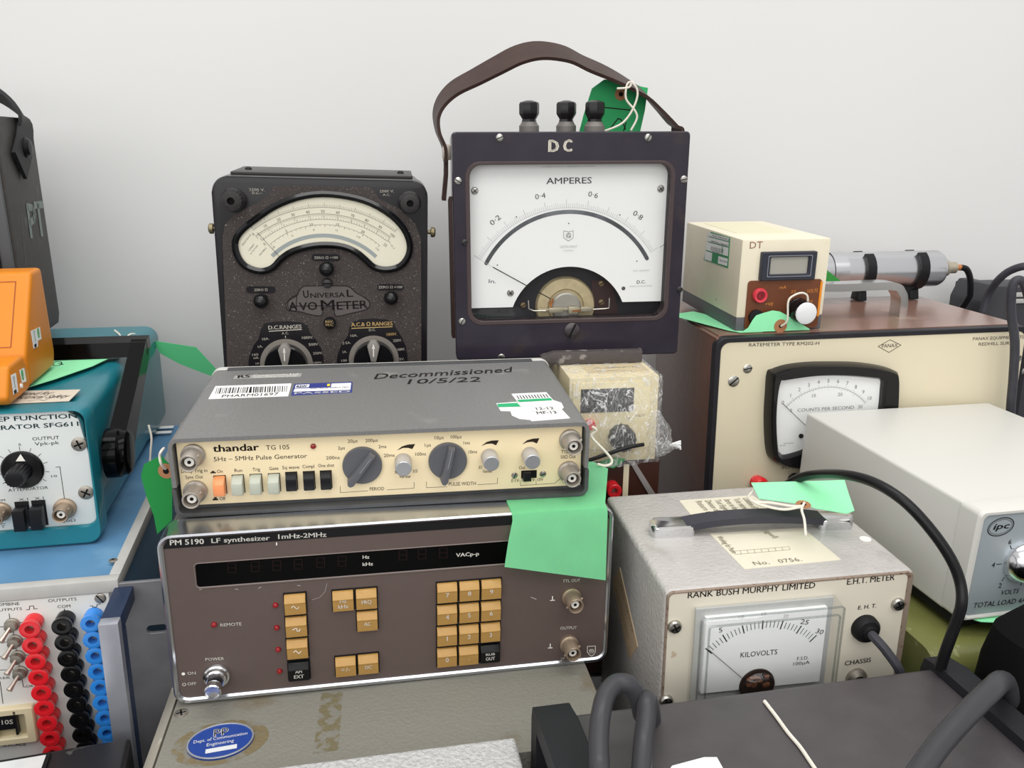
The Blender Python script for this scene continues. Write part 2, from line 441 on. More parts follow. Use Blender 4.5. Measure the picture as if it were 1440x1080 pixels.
PL([(0, 640), (18, 775)]); PL([(391, 200), (392, 225)], 1.2)
b.build('printed_lettering', ink, th)
u0, v0 = FP.uv(c(-60, 1015)); u1, v1 = FP.uv(c(212, 768))
bez = mat('beige_bezel', '#cfc3a2', .45)
o = MB().ring(FP, rrect(u0, u1, v0, v1, .0015), rrect(u0 + .007, u1 - .006, v0 + .005, v1 - .005, .001), 0, .005, .001).build('thumbwheel_switch', bez, th)
MB().box(FP, u0 + .007, u1 - .006, v0 + .005, v1 - .005, 0, .0008).build('recess', mat('beige_recess', '#b5a98a', .5), o)
um, vm = FP.uv(c(50, 890), .003)
MB().box(FP, um - .02, u1 - .0125, vm - .005, vm + .005, .0008, .004, .0008).build('number_wheel', black, o)
b = MB(); b.ptext(FP, '10S', c(12, 903), c(80, 898), 6, .0042, .01); b.build('wheel_digits', white, o)
b = MB(); b.box(FP, u1 - .0122, u1 - .0108, vm - .009, vm + .009, .0008, .005); b.build('wheel_lever', black, o)
screw(th, FP, c(610, 134), .0035, ang=125, m=dullsteel)
# lift handle, D shaped: navy sides, silver grip bar, and rack ear
navy = mat('navy_enamel', '#23304a', .4, var=(60, .08)); alu = mat('brushed_aluminium', '#b6b8c2', .35, .75, var=(90, .05))
hu0, hv1 = FP.uv(c(695, 66)); hu1, _ = FP.uv(c(812, 66)); hw = hu1 - hu0
o = MB().box(FP, hu0, hu1, hv1 - .011, hv1, .0002, .038, .001).build('carry_handle', navy, th)
MB().box(FP, hu0, hu1, .004, .015, .0002, .038, .001).build('handle_arm', navy, o)
MB().box(FP, hu0, hu1, .004, hv1, .038, .046, .001).build('grip_bar', alu, o)
MB().box(FP, hu1 - .0012, hu1 + .0002, .016, hv1 - .011, .030, .038).build('grip_lining', navy, o)
e0, t0 = FP.uv((160, 815)); e1, _ = FP.uv((238, 812))
hc = FP.uv((219, 884)); 
eo = rrect(e0 - .004, e1 - .004, .008, t0 - .003, .001, 5)
ho = rrect(hc[0] - .0055, hc[0] + .0075, hc[1] - .003, hc[1] + .003, .0029, 5)
MB().ring(FP, eo, ho, -.002, .0006, .0003).build('rack_ear', mat('ear_steel', '#808083', .5, .5, var=(40, .12)), th)
for p in ((158, 708 - 0), ):
    pass
screw(th, T, (159, 788), .0028, kind='cross', m=dullsteel, proud=.0006)
b = MB()
for p in ((232, 601), (229, 608)):
    u, v = T.uv(p); b.box(T, u - .010, u + .008, v - .0035, v + .0035, 0, .0003)
b.build('paper_label', paper, th)

# ================================================================== TEAL FUNCTION GENERATOR
th = Thing('sweep_function_generator', 'teal sweep function generator with white panel and black carry handle', 'instrument',
           (-.4984, .4958, -.2725), 13.01, 0, .70, (.2124, .0995, .277))
F, T = th.F, th.T; w, h, d = th.w, th.h, th.d
teal = mat('teal_enamel', '#177482', .3, coat=.25, bump=(900, .12), var=(30, .05))
prof = rrect(0, w, 0, h, .009, 6)
MB().loft([[F.pt(u * 1.0, v, -t) for u, v in P] for P, t in ((rrect(.004, w - .004, .003, h - .004, .008, 6), .006), (rrect(.002, w - .003, .002, h - .003, .009, 6), .02), (rrect(0, w - .002, .002, h - .002, .010, 6), .2), (rrect(-.002, w + .001, 0, h, .012, 6), .225), (rrect(-.002, w + .001, 0, h, .012, 6), d))]).build('case', teal, th)
c = crop(0, 570, 5.143)
inn = F.uvs([c(590, 85), c(665, 450), c(690, 855)]); 
pu = inn[2][0]; pv0 = inn[2][1]; pv1 = F.uv(c(500, 55))[1]
MB().ring(F, rrect(0, w, 0, h, .009, 6), rrect(.006, pu + .001, pv0 - .001, pv1 + .001, .007, 6), -.02, .0, .0012).build('front_bezel', teal, th)
panel = [(.004, pv0 - .002), (pu + .001, pv0 - .002), (pu + .001, (pv0 + pv1) * .56), (pu - .003, pv1 - .006), (pu - .010, pv1 + .001), (.004, pv1 + .001)]
MB().poly(F, panel, -.009, -.003, .0003).build('front_panel', mat('white_panel', '#d9dddb', .4), th)
FP = F.sub(-.003)
b = MB()
def tx(s_, p0, p1, hh, bo=0., sh=0., cc=None, fr=None): b.ptext(fr or FP, s_, (cc or c)(*p0), (cc or c)(*p1), hh, .00015, bo, sh)
tx('SWEEP FUNCTION', (-205, 128), (556, 91), 6.3, .03); tx('GENERATOR SFG611', (-215, 191), (568, 148), 6, .03)
b.build('title_lettering', mat('dark_teal_ink', '#1d4447', .5), th); b = MB()
tx('OUTPUT', (235, 255), (430, 244), 4.6); tx('Vpk-pk', (252, 291), (430, 280), 4.6); tx('5', (134, 292), (154, 291), 3)
tx('10', (372, 521), (413, 518), 3); tx('ATTENUATOR', (60, 626), (350, 604), 4); tx('X.1', (138, 692), (203, 686), 3.4); tx('X.1', (253, 683), (317, 677), 3.4)
tx('COM', (-45, 698), (38, 694), 3.2); tx('50Ω', (455, 850), (548, 838), 3.6)
for q in ([(403, 448), (433, 445), (468, 690)], [(5, 860), (38, 857)], [(10, 873), (33, 871)], [(16, 884), (28, 883)]): b.pline(FP, [c(*z) for z in q], .9)
dc = Vector(FP.uv(c(165, 464))); dr = (Vector(FP.uv(c(322, 460))) - dc).length
for i in range(11):
    t = R(215 - 25 * i)
    q0 = dc + Vector((math.cos(t), math.sin(t))) * dr * 1.04; q1 = dc + Vector((math.cos(t), math.sin(t))) * dr * 1.22
    b.line(FP, [q0, q1], .00035)
b.build('printed_lettering', ink, th)
k = MB().lathe(FP, dc.x, dc.y, [(dr, 0), (dr, .0012), (dr * .93, .0022), (dr * .52, .0030), (dr * .50, .004)], 40).build('attenuator_knob', mat('gloss_black', '#0e0e10', .22, coat=.4), th)
MB().lathe(FP, dc.x, dc.y, [(dr * .50, .0035), (dr * .47, .017), (dr * .44, .0185), (dr * .3, .019)], 36, flute=.9).build('knob_grip', black, k)
b = MB(); b.flat(FP, [(dc.x - .0025, dc.y + dr * .55), (dc.x + .0035, dc.y + dr * .53), (dc.x + .0012, dc.y + dr * .92)], .0034); b.build('pointer_mark', white, k)
for p in ((170, 785), (290, 775)):
    u, v = FP.uv(c(*p)); o = MB().box(FP, u - .0044, u + .0044, v - .0095, v + .0095, 0, .001, .0003).build('push_button', matblack, th)
    MB().box(FP, u - .0038, u + .0038, v - .0085, v + .0068, .001, .011, .0006).build('button_cap', black, o)
bnc(th, FP, c(473, 742), 1.08, 1.45, mat('aged_connector', '#a3907c', .42, .6)); bnc(th, FP, c(10, 765), 1.08, 1.3, MATS['aged_connector'])
screw(th, FP, c(572, 280), .0050, kind='cross', m=dullsteel, ang=20); screw(th, FP, c(622, 630), .0050, kind='cross', m=dullsteel, ang=60)
# handle
Rf = th.Rt.sub(.012); c2 = crop(0, 360, 2.7)
piv = Vector(Rf.uv(c2(470, 745))); top = Vector(Rf.uv(c2(548, 345)))
gl = mat('handle_black', '#050506', .1, spec=.2)
yb = top.x; zb = top.y
armp = smooth([(piv.x - .004, piv.y - .012), (piv.x, piv.y), (piv.x + (top.x - piv.x) * .5, piv.y + (top.y - piv.y) * .5), (top.x, top.y)], 5)
def sect(p, wx, wy, ax): return None
hb = MB()
L = []
def armsec(y, z, half, dirv, x0, x1):
    n = Vector((0, -dirv.y, dirv.x))
    q = Vector((0, y, z))
    return [q + n * half + Vector((x0, 0, 0)), q + n * half + Vector((x1, 0, 0)), q - n * half + Vector((x1, 0, 0)), q - n * half + Vector((x0, 0, 0))]
for side in (0, 1):
    x0, x1 = (w + .003, w + .015) if side == 0 else (-.017, -.005)
    dv = (top - piv).normalized()
    hb.loft([armsec(piv.x, piv.y, .0145, dv, x0, x1), armsec(*(piv + (top - piv) * .5), .010, dv, x0, x1), armsec(*top, .0085, dv, x0, x1)])
    fr = Fr(th, (x0 if side == 0 else x1, 0, 0), (0, 1, 0), (0, 0, 1), (1, 0, 0) if side == 0 else (-1, 0, 0))
    hb.lathe(fr, piv.x, piv.y, [(.0185, -.002), (.0185, .007), (.017, .009), (.0165, .0125), (.0145, .014), (.013, .0142)], 28)
hb.loft([[Vector((x, yb + dy, zb + dz)) for dy, dz in ((-.011, -.006), (-.008, .006), (.010, .008), (.012, -.004))] for x in (-.017, w + .015)])
hb.build('carry_handle', gl, th)
# safety test label on top
b = MB(); lab = T.uvs([c2(95, 513), c2(306, 508), c2(262, 552), c2(40, 562)]); b.poly(T, lab, 0, .0003); o = b.build('safety_label', mat('aged_paper', '#cfc5b4', .6), th)
b = MB(); b.ptext(T, 'Tested for', c2(40, 530), c2(190, 525), 4, .0005, 0, .3); b.ptext(T, 'Electrical Safety', c2(30, 543), c2(250, 537), 4, .0005, 0, .3)
b.pline(T, [c2(105, 550), c2(150, 545), c2(165, 549), c2(200, 535), c2(240, 530)], .8, .0005); b.build('label_text', inkgrey, o)
TEAL = th

# green card lying on the teal case
fr = Fr(th, (0, 0, h + .0006), (1, 0, 0), (0, 1, 0), (0, 0, 1))
def card(name, label, fr, pts, m=tagm, th_=.0005, ey=None, w=0., lines=(), strings=(), lw=1.2, group=None):
    b = MB(); q = fr.uvs(pts, w); b.poly(fr, q, w, w + th_); o = b.build(name, m, None)
    o.matrix_world = fr.th.M; thing1(o, label, 'tag', group)
    def ch(mb, n, mm):
        x = mb.build(n, mm, o); return x
    if ey:
        for p in ey:
            u, v = fr.uv(p, w); r = .0052
            ch(MB().lathe(fr, u, v, [(r, w + th_), (r, w + th_ + .0003)], 20), 'eyelet', eyelet)
            ch(MB().lathe(fr, u, v, [(r * .38, w + th_ + .0003), (r * .38, w + th_ + .0005)], 14), 'eyelet_hole', dark)
    if lines:
        mb = MB()
        for l in lines: mb.pline(fr, l, lw, w + th_ + .0002)
        ch(mb, 'pen_marks', ink)
    for s_ in strings: ch(MB().tube(smooth(s_, 6), .0009, 6), 'string', stringm)
    return o
card('paper_tag', 'green card tag lying flat on teal case under the orange instrument', fr,
     [c2(112, 498), c2(150, 450), c2(200, 385), c2(465, 366), c2(350, 420), c2(205, 470)],
     lines=[[c2(205, 415), c2(200, 407), c2(215, 400), c2(232, 402), c2(235, 410), c2(222, 416), c2(208, 416)], [c2(222, 408), c2(240, 412)]], lw=1.6)

# ================================================================== ORANGE INSTRUMENT
zt = -.1725 + .0006
p0 = atz(40, 547, zt)
yawo = 13
th = Thing('orange_instrument', 'orange sloping desk instrument on top of the teal generator', 'instrument', (p0.x, p0.y, zt), yawo, 0, 0, (.2, .1, .12))
orange = mat('orange_enamel', '#d47f16', .42, coat=.0, spec=.35, var=(20, .02))
S = Fr(th, (0, 0, 0), (0, 1, 0), (0, 0, 1), (1, 0, 0))
c = crop(0, 370, 5.145)
def zc(P): return [(u, max(v, 0.)) for u, v in P]
hi = S.uvs([c(228, 62), c(298, 28), c(398, 640)]); base = S.uvs([c(240, 878), c(393, 715)])
A1, A2, A3 = hi; bf, bb = base
prof = [(min(bf[0], A1[0] + .0) , 0), (bb[0], 0.), (A3[0], max(A3[1], .006)), A2, A1]
# sloping front face runs from the top edge down to the lower block
fbot = S.uv(c(186, 670))
prof = [(bf[0] - .006, 0), (bb[0], 0), (A3[0], max(A3[1], .004)), (A2[0], A2[1]), (A1[0], A1[1]), (fbot[0], fbot[1])]
MB().poly(S, prof, -.24, 0, .0035, 3).build('upper_housing', orange, th)
S2 = S.sub(-.0)
lo = S2.uvs([c(68, 1030), c(207, 890), c(205, 800), c(143, 672), c(52, 745), c(40, 985)])
lo = [(lo[0][0], 0), (lo[1][0], 0), (lo[1][0] + .003, .012), (lo[3][0] + .002, lo[3][1]), (lo[4][0], lo[4][1]), (lo[5][0], max(lo[5][1], .004))]
MB().poly(Fr(th, (.0012, 0, 0), (0, 1, 0), (0, 0, 1), (1, 0, 0)), lo, -.24, 0, .003, 3).build('front_housing', orange, th)
# outlined label area on the sloping face
A = Vector((0, A1[0], A1[1])); B = Vector((0, fbot[0], fbot[1])); dv = (A - B).normalized()
sf = Fr(th, B, (1, 0, 0), dv, Vector((1, 0, 0)).cross(dv).normalized())
q = sf.uvs([c(118, 135), c(76, 610)]); b = MB()
u1 = (q[0][0] + q[1][0]) / 2; b.line(sf, [(-.15, q[0][1]), (u1, q[0][1]), (u1, q[1][1]), (-.15, q[1][1])], .0005, .0006)
b.build('printed_outline', mat('red_brown_ink', '#8a3a10', .5), th)
gs = mat('green_sticker', '#3fa04a', .5)
for fr, quad, dots in ((S, [(222, 492), (286, 462), (298, 550), (272, 560), (272, 605), (242, 618)], [(277, 505)]),
                       (S.sub(.0012), [(78, 812), (112, 795), (130, 930), (96, 952)], []), (S.sub(.0012), [(138, 775), (172, 758), (188, 855), (158, 868)], [(162, 808)])):
    b = MB(); b.poly(fr, fr.uvs([c(*z) for z in quad], .0002), .0002, .0005); o = b.build('safety_sticker', paper, th)
    for z in dots:
        u, v = fr.uv(c(*z), .0005); b = MB(); b.poly(fr, [(x * .55 + u * .45, y) for x, y in circ(u, v, .0038, 20)], .0005, .0007); b.build('green_mark', gs, o)
        b = MB(); b.line(fr, [(u - .001, v - .001), (u, v - .0022), (u + .0012, v + .002)], .0005, .0008); b.build('tick_mark', white, o)
    if not dots or fr is S:
        z = quad[-1]; zz = quad[-2]; b = MB(); m_ = (quad[-1][0] + 14, quad[-1][1] - 22)
        u, v = fr.uv(c(*m_), .0005); b.box(fr, u - .0022, u + .0022, v - .0012, v + .0012, .0005, .0007)
        u, v = fr.uv(c(m_[0] - 4, m_[1] - 55), .0005)
        b.line(fr, [(u - .0014, v + .005), (u + .001, v - .003)], .0003, .0006); b.line(fr, [(u + .0014, v + .005), (u - .001, v - .003)], .0003, .0006); b.line(fr, [(u - .0014, v + .005), (u + .0016, v + .0048)], .0003, .0006)
        b.build('bin_symbol', ink, o)
u, v = S.sub(.0012).uv(c(150, 888)); MB().lathe(S.sub(.0012), u, v, [(.0018, 0), (.0016, .001), (.0006, .0013)], 12).build('rivet', paper, th)

# ================================================================== BLACK CASE MARKED PT
pb = aty(85, 446, .775)
th = Thing('carrying_case', 'black instrument case with leather strap and letters PT painted on its side', 'case', (0, 0, 0), 13, 0, 0, (.2, .29, .1))
# origin so that the rear bottom edge of the right side passes through pb
wv, dv_, hv = .22, 0, 0
Rm = Matrix.Rotation(R(13), 3, 'Z')
def place(th, loc):
    th.M = Matrix.Translation(loc) @ th.M.to_3x3().to_4x4(); th.Mi = th.M.inverted(); th.o.matrix_world = th.M
place(th, pb)
S = Fr(th, (0, 0, 0), (0, 1, 0), (0, 0, 1), (1, 0, 0))
c = crop(0, 120, 3)
Q = S.uvs([c(50, 75), c(128, 140), c(145, 170), c(255, 960), c(75, 760)])
zt_ = Q[1][1]; yf = Q[4][0]; y1 = 0.
prf = [(yf, -.004), (y1 - .006, -.004), (y1, .004), (y1, zt_ - .008), (y1 - .006, zt_), (yf, zt_ + .0)]
casem = mat('worn_black_case', '#454240', .5, var=(120, .1), dirt=(45, '#565452', .62, .05))
MB().poly(Fr(th, (0, 0, 0), (0, 1, 0), (0, 0, 1), (1, 0, 0)), prf, -wv, 0, .002).build('shell', casem, th)
MB().box(Fr(th, (0, yf, 0), (1, 0, 0), (0, 0, 1), (0, -1, 0)), -wv, -.0015, -.006, zt_ + .002, .0, .005, .0015).build('lid_rim', mat('case_rim', '#4b4d50', .4), th)
ff = Fr(th, (0, yf - .005, 0), (1, 0, 0), (0, 0, 1), (0, -1, 0))
MB().box(ff, -wv + .008, -.010, .002, zt_ - .006, 0, .0022, .001).build('front_grille', mat('grille_black', '#16120f', .6, bump=(500, .8)), th)
for x in (-.03, -wv + .02):
    for y in (yf + .012, -.015): MB().box(Fr(th, (0, 0, 0), (1, 0, 0), (0, 1, 0), (0, 0, 1)), x - .012, x + .012, y - .008, y + .008, -(pb.z + .1685) , -.004).build('foot', black, th)
b = MB(); PQ = lambda pts: b.pline(S, [c(*z) for z in pts], 3.2, .0004)
PQ([(116, 508), (133, 636)]); PQ([(120, 512), (138, 518), (146, 540), (143, 566), (128, 580)]); PQ([(146, 506), (178, 503)]); PQ([(160, 506), (177, 628)]); b.build('painted_letters', mat('grey_paint', '#7f8a87', .6), th)
b = MB(); b.ptext(S, 'DEPARTMENT PROPERTY', c(112, 760), c(93, 545), 4, .0003); b.build('side_lettering', mat('faint_grey', '#67696b', .6), th)
st = mat('black_leather', '#2a2a2c', .55, bump=(500, .3))
P1 = S.uv(c(88, 340), .004); P2 = S.uv(c(112, 215), .006); 
pth = [S.pt(P1[0], P1[1], .003), S.pt(P2[0] + .004, P2[1], .004)]
yy = P2[0]
pth += [Vector((.002, yy + .006, zt_ + .004)), Vector((-.02, yy + .008, zt_ + .022)), Vector((-.055, yy + .008, zt_ + .030)), Vector((-.11, yy, zt_ + .032)), Vector((-.19, yy, zt_ + .012))]
MB().ribbon(smooth(pth, 6), (0, 1, -.5), .030, .003).build('strap', st, th)
u, v = S.uv(c(108, 262), .005); MB().lathe(S, u, v, [(.0085, .003), (.0085, .006), (.006, .009), (.002, .0098)], 18).build('strap_stud', black, th)

# ================================================================== OLIVE-GREY INSTRUMENT UNDER THE SYNTHESIZER
th = Thing('grey_steel_instrument', 'low olive-grey steel instrument with an oval blue badge, beneath the synthesizer', 'instrument', (-.206, .391, BZ), 9.37, 0, 0, (.276, .1062, .40))
olive = mat('olive_grey_enamel', '#7d7b72', .5, bump=(420, .5, .0012), dirt=(16, '#6a5f48', .60, .12))
T, F = th.T, th.F; w, h, d = th.w, th.h, th.d
MB().box(F, 0, w, .006, h, -d, 0, .0015).build('case', olive, th)
b = MB(); b.poly(F, [(-.001, h - .0002), (-.009, h - .007), (-.009, h - .012), (-.001, h - .012)], -d, -.001); b.build('corner_rail', mat('pale_grey_rail', '#a5a093', .5, bump=(300, .3), dirt=(40, '#c9c4b5', .6, .05)), th)
for x in (.02, w - .02):
    for y in (-.03, -d + .03): MB().lathe(Fr(th, (0, 0, 0), (1, 0, 0), (0, 0, 1), (0, -1, 0)).__class__(th, (0, 0, 0), (1, 0, 0), (0, -1, 0), (0, 0, 1)), x, y, [(.008, 0), (.008, .007)], 14).build('foot', black, th)
screw(th, T, (254.8, 1003), .0045, kind='cross', m=dullsteel, ang=15, proud=.0005)
ce = Vector(T.uv((310.4, 1043.7))); le = Vector(T.uv((262.5, 1052))); dx = (ce - le); ang = math.atan2(dx.y, dx.x); ra = dx.length
bt = Vector(T.uv((312, 1068))); rb = (bt - ce).length
def ell(a_, b_, n=40): return [(ce.x + a_ * math.cos(t) * math.cos(ang) - b_ * math.sin(t) * math.sin(ang), ce.y + a_ * math.cos(t) * math.sin(ang) + b_ * math.sin(t) * math.cos(ang)) for t in [2 * math.pi * i / n for i in range(n)]]
b = MB(); b.flat(T, ell(ra * 1.45, rb * 1.25), .00005); b.build('rust_halo', mat('rust_stain', '#766a4e', .55, dirt=(90, '#7d7b72', .48, .1), bump=(420, .5, .0012)), th)
o = MB().poly(T, ell(ra, rb), .0001, .0012).build('oval_badge', mat('badge_blue', '#20418f', .35), th)
MB().ring(T, ell(ra, rb), ell(ra * .95, rb * .93), .0012, .0017, .0001).build('badge_rim', mat('badge_silver', '#b8bcc4', .35, .6), o)
b = MB(); E = lambda s_, x, y, hh, ww, bo=0.: b.text(T, s_, ce.x + math.cos(ang) * x * ra - math.sin(ang) * y * rb, ce.y + math.sin(ang) * x * ra + math.cos(ang) * y * rb, hh * rb, ww * ra, ang, .0014, bo, 0, 'c')
E('pp', 0, .42, .42, .42, .04); E('Dept. of Communication', 0, .08, .17, 1.6); E('Engineering', 0, -.22, .17, .8)
vv = [(-.42, -.62), (.5, -.62), (.5, -.38), (-.42, -.38)]
b.flat(T, [(ce.x + math.cos(ang) * x * ra - math.sin(ang) * y * rb, ce.y + math.sin(ang) * x * ra + math.cos(ang) * y * rb) for x, y in vv], .0014)
b.build('badge_lettering', mat('badge_print', '#d8dade', .5), o)
b = MB(); us = [T.uv(p) for p in ((452, 975), (482, 972), (476, 1055), (440, 1060))]; b.flat(T, us, .00006); b.build('rust_band', mat('rust_streak', '#6f684f', .55, dirt=(160, '#7d7b72', .46, .08), bump=(420, .5, .0012)), th)

# ================================================================== LF SYNTHESIZER
th = Thing('synthesizer', 'brown fronted low-frequency synthesizer with chrome bezel and tan keypad', 'instrument', (-.2178, .4655, -.3521), 10.63, -.18, .45, (.2912, .1202, .345))
F, T = th.F, th.T; w, h, d = th.w, th.h, th.d
c3, c4 = crop(200, 700, 3.4833), crop(520, 700, 3.4833)
bzl = mat('polished_bezel', '#c3c6cc', .2, .95)
MB().ring(F, rrect(0, w, 0, h, .009, 6), rrect(.0035, w - .0028, .0042, h - .0022, .006, 6), -.024, 0, .0012).build('bezel', bzl, th)
MB().box(F, .004, w - .004, .003, h - .003, -d, -.022, .002).build('case', mat('synth_case', '#55524f', .5), th)
FP = F.sub(-.002)
MB().poly(F, rrect(.003, w - .0025, .004, h - .002, .006, 6), -.012, -.002).build('front_panel', mat('brown_panel', '#5d504c', .42, spec=.3, var=(200, .02)), th)
b = MB()
b.poly(FP, [(.0036, FP.uv((228, 772))[1]), (w - .003, FP.uv((228, 772))[1]), (w - .003, h - .0075), (w - .0055, h - .003), (.0065, h - .003), (.0036, h - .0075)], 0, .0003); b.build('header_band', matblack, th)
wu0, wv0 = FP.uv(c3(270, 437)); wu1, wv1 = FP.uv(c4(985, 190))
MB().ring(FP, rrect(wu0 - .0012, wu1 + .0012, wv0 - .0016, wv1 + .0008, .003), rrect(wu0, wu1, wv0, wv1, .002), 0, .0007, .0005).build('window_frame', mat('brown_edge', '#6f625d', .35), th)
o = MB().poly(FP, rrect(wu0, wu1, wv0, wv1, .002), 0, .0003).build('display_window', mat('window_black', '#050505', .3, spec=.15), th)
b = MB()
def seg7(x, yb_, wd_, ht):
    p = [(x, yb_), (x + wd_, yb_ - 1), (x + wd_, yb_ - 1 - ht), (x, yb_ - ht), (x, yb_)]
    b.pline(FP, [c3(*z) for z in p], .8, .0005); b.pline(FP, [c3(x, yb_ - ht / 2), c3(x + wd_, yb_ - ht / 2 - 1)], .8, .0005)
for x, y in ((420, 368), (535, 362), (640, 356), (745, 350), (855, 342), (960, 335), (1258, 305), (1352, 300), (1456, 294)): seg7(x, y, 38, 48)
b.build('digit_segments', mat('unlit_red', '#210808', .4), o)
b = MB()
def t3(s_, p0, p1, hh, bo=.012, w_=.0005): b.ptext(FP, s_, c3(*p0), c3(*p1), hh, w_, bo)
def t4(s_, p0, p1, hh, bo=.012, w_=.0005): b.ptext(FP, s_, c4(*p0), c4(*p1), hh, w_, bo)
t3('PM 5190', (137, 233), (302, 226), 7.2, .03); t3('LF synthesizer', (340, 222), (625, 207), 6.3, .025); t3('1mHz-2MHz', (667, 202), (902, 191), 6.3, .025)
t3('Hz', (1080, 299), (1112, 298), 4.5, .03); t3('kHz', (1080, 334), (1130, 331), 4.5, .03); t4('VACp-p', (423, 290), (535, 282), 5, .03)
t3('REMOTE', (383, 631), (487, 625), 4.2); t3('POWER', (310, 799), (401, 794), 4); t3('ON', (222, 867), (262, 865), 4); t3('OFF', (222, 919), (265, 917), 4)
t4('TTL OUT', (945, 415), (1030, 411), 4); t4('OUTPUT', (933, 646), (1013, 643), 4); t4('Z  50Ω', (932, 797), (1042, 795), 3.6)
u, v = FP.uv(c3(202, 861)); b.flat(FP, circ(u, v, .0011, 14), .0004)
u, v = FP.uv(c3(206, 913)); b.line(FP, circ(u, v, .0010, 14), .0003, .0004, True)
for cx_, cy_ in ((895, 495), (884, 728)):
    b.pline(FP, [c4(cx_ - 10, cy_ + 8), c4(cx_ + 10, cy_ + 7)], 1.3, .0004); b.pline(FP, [c4(cx_, cy_ + 7), c4(cx_, cy_ - 12)], 1.3, .0004)
sx, sy = 1085, 750
for q in ([(-19, -22), (20, -24), (20, 5), (12, 18), (1, 26), (-10, 18), (-19, 6), (-19, -22)],): b.pline(FP, [c4(sx + x, sy + y) for x, y in q], .9, .0004)
u, v = FP.uv(c4(sx + 1, sy)); b.line(FP, circ(u, v, .0016, 18), .0003, .0004, True)
b.pline(FP, [c4(sx - 10, sy - 3), c4(sx - 4, sy - 7), c4(sx + 3, sy - 1), c4(sx + 12, sy - 5)], .7, .0004); b.pline(FP, [c4(sx - 10, sy + 4), c4(sx - 4, sy), c4(sx + 3, sy + 6), c4(sx + 12, sy + 2)], .7, .0004)
b.pline(FP, [c3(658, 220), c3(658, 232)], 1.6, .0004)
b.build('printed_lettering', white, th)
b = MB()
b.pline(FP, [c3(832, 500), c3(870, 488), c3(895, 460), c3(905, 420)], .5, .0003); b.pline(FP, [c4(790, 487), c4(815, 497)], 1., .0003)
for q in ([(455, 447), (470, 449)], [(570, 444), (582, 436)], [(760, 429), (775, 431)], [(280, 450), (292, 448)]): b.pline(FP, [c3(*z) for z in q], .9, .0004)
b.build('scratches', mat('scratch_metal', '#b5aca6', .5), th)
for p in (c3(352, 620), c3(653, 525), c3(659, 635), c3(666, 742), c3(673, 848)): led(th, FP, p, .0019)
tan = mat('tan_key', '#b58c4c', .45, var=(300, .03)); tand = mat('tan_key_side', '#9a7439', .5)
pitch = .01445
Uk = lambda p: Vector(FP.uv(p))
slots = []
def key(p, txt, m=tan, sym=None, legm=white, fs=5.2):
    q = Uk(p); a_ = .0066; hh = .0069; u, v = q.x, q.y - .0004
    fr = Fr(th, FP.pt(u, v, 0), FP.V, FP.N, FP.U)      # profile: (v, w) extruded along u
    pr = [(-hh, 0), (hh, 0), (hh, .0026), (hh * .30, .0050), (hh * .18, .0041), (-hh * .96, .0038), (-hh, .0032)]
    k_ = MB().poly(fr, pr, -a_, a_, .00025, 1).build('key', m, th)
    mb = MB()
    if sym: mb.line(FP, [(u + x * .001, v - .0010 + y * .001) for x, y in sym], .00045, .0044)
    rows = txt.split('|') if txt else []
    for i, r_ in enumerate(rows):
        yy_ = v - .0022 + (.0019 * (len(rows) - 1)) - i * .0038
        hgt = .0032 if len(r_) == 1 and len(rows) == 1 else .0025
        wd_ = {1: None, 2: .0042, 3: .0062}.get(len(r_), .006)
        mb.text(FP, r_, u, yy_, hgt, wd_, 0, .0044, .02, 0, 'c')
    if txt or sym: mb.build('key_legend', legm, k_)
    slots.append((u, v))
    return k_
sine = [(x * .45 - 2.2, 1.1 * math.sin(x * .63)) for x in range(11)]
sq = [(-2.4, .3), (-1.2, .3), (-1.2, 1.2), (.4, 1.2), (.4, -1), (2, -1), (2, .2), (2.6, .2)]
tri = [(-2.4, 0), (-1, 1.3), (1, -1.3), (2.4, .4)]
kb = mat('black_key', '#0b0b0c', .4)
key(c3(750, 511), '', sym=sine); key(c3(756, 620), '', sym=sq); key(c3(761, 728), '', sym=tri); key(c3(768, 836), 'AM|EXT', kb)
key(c3(984, 494), 'Hz|kHz'); key(c3(1098, 485), 'FRQ'); key(c3(1102, 592), 'AC'); key(c3(997, 815), '+/-'); key(c3(1107, 803), 'DC')
k7, k9, k0 = Uk(c4(377, 455)), Uk(c4(592, 438)), Uk(c4(376, 770))
cu, rv = (k9 - k7) / 2, (k0 - k7) / 3
def keyat(q, *a_, **k_):
    global Uk
    old = Uk; Uk = lambda p: p
    try: return key(q, *a_, **k_)
    finally: Uk = old
for i, row in enumerate(('789', '456', '123')):
    for j, ch in enumerate(row): keyat(k7 + cu * j + rv * i, ch)
keyat(k7 + rv * 3, '0'); keyat(k7 + cu + rv * 3, '.'); keyat(k7 + cu * 2 + rv * 3, 'RUB|OUT', kb)
for u, v in slots: MB().box(FP, u - .0073, u + .0074, v - .0077, v + .0077, .0, .0008).build('key_surround', matblack, th)
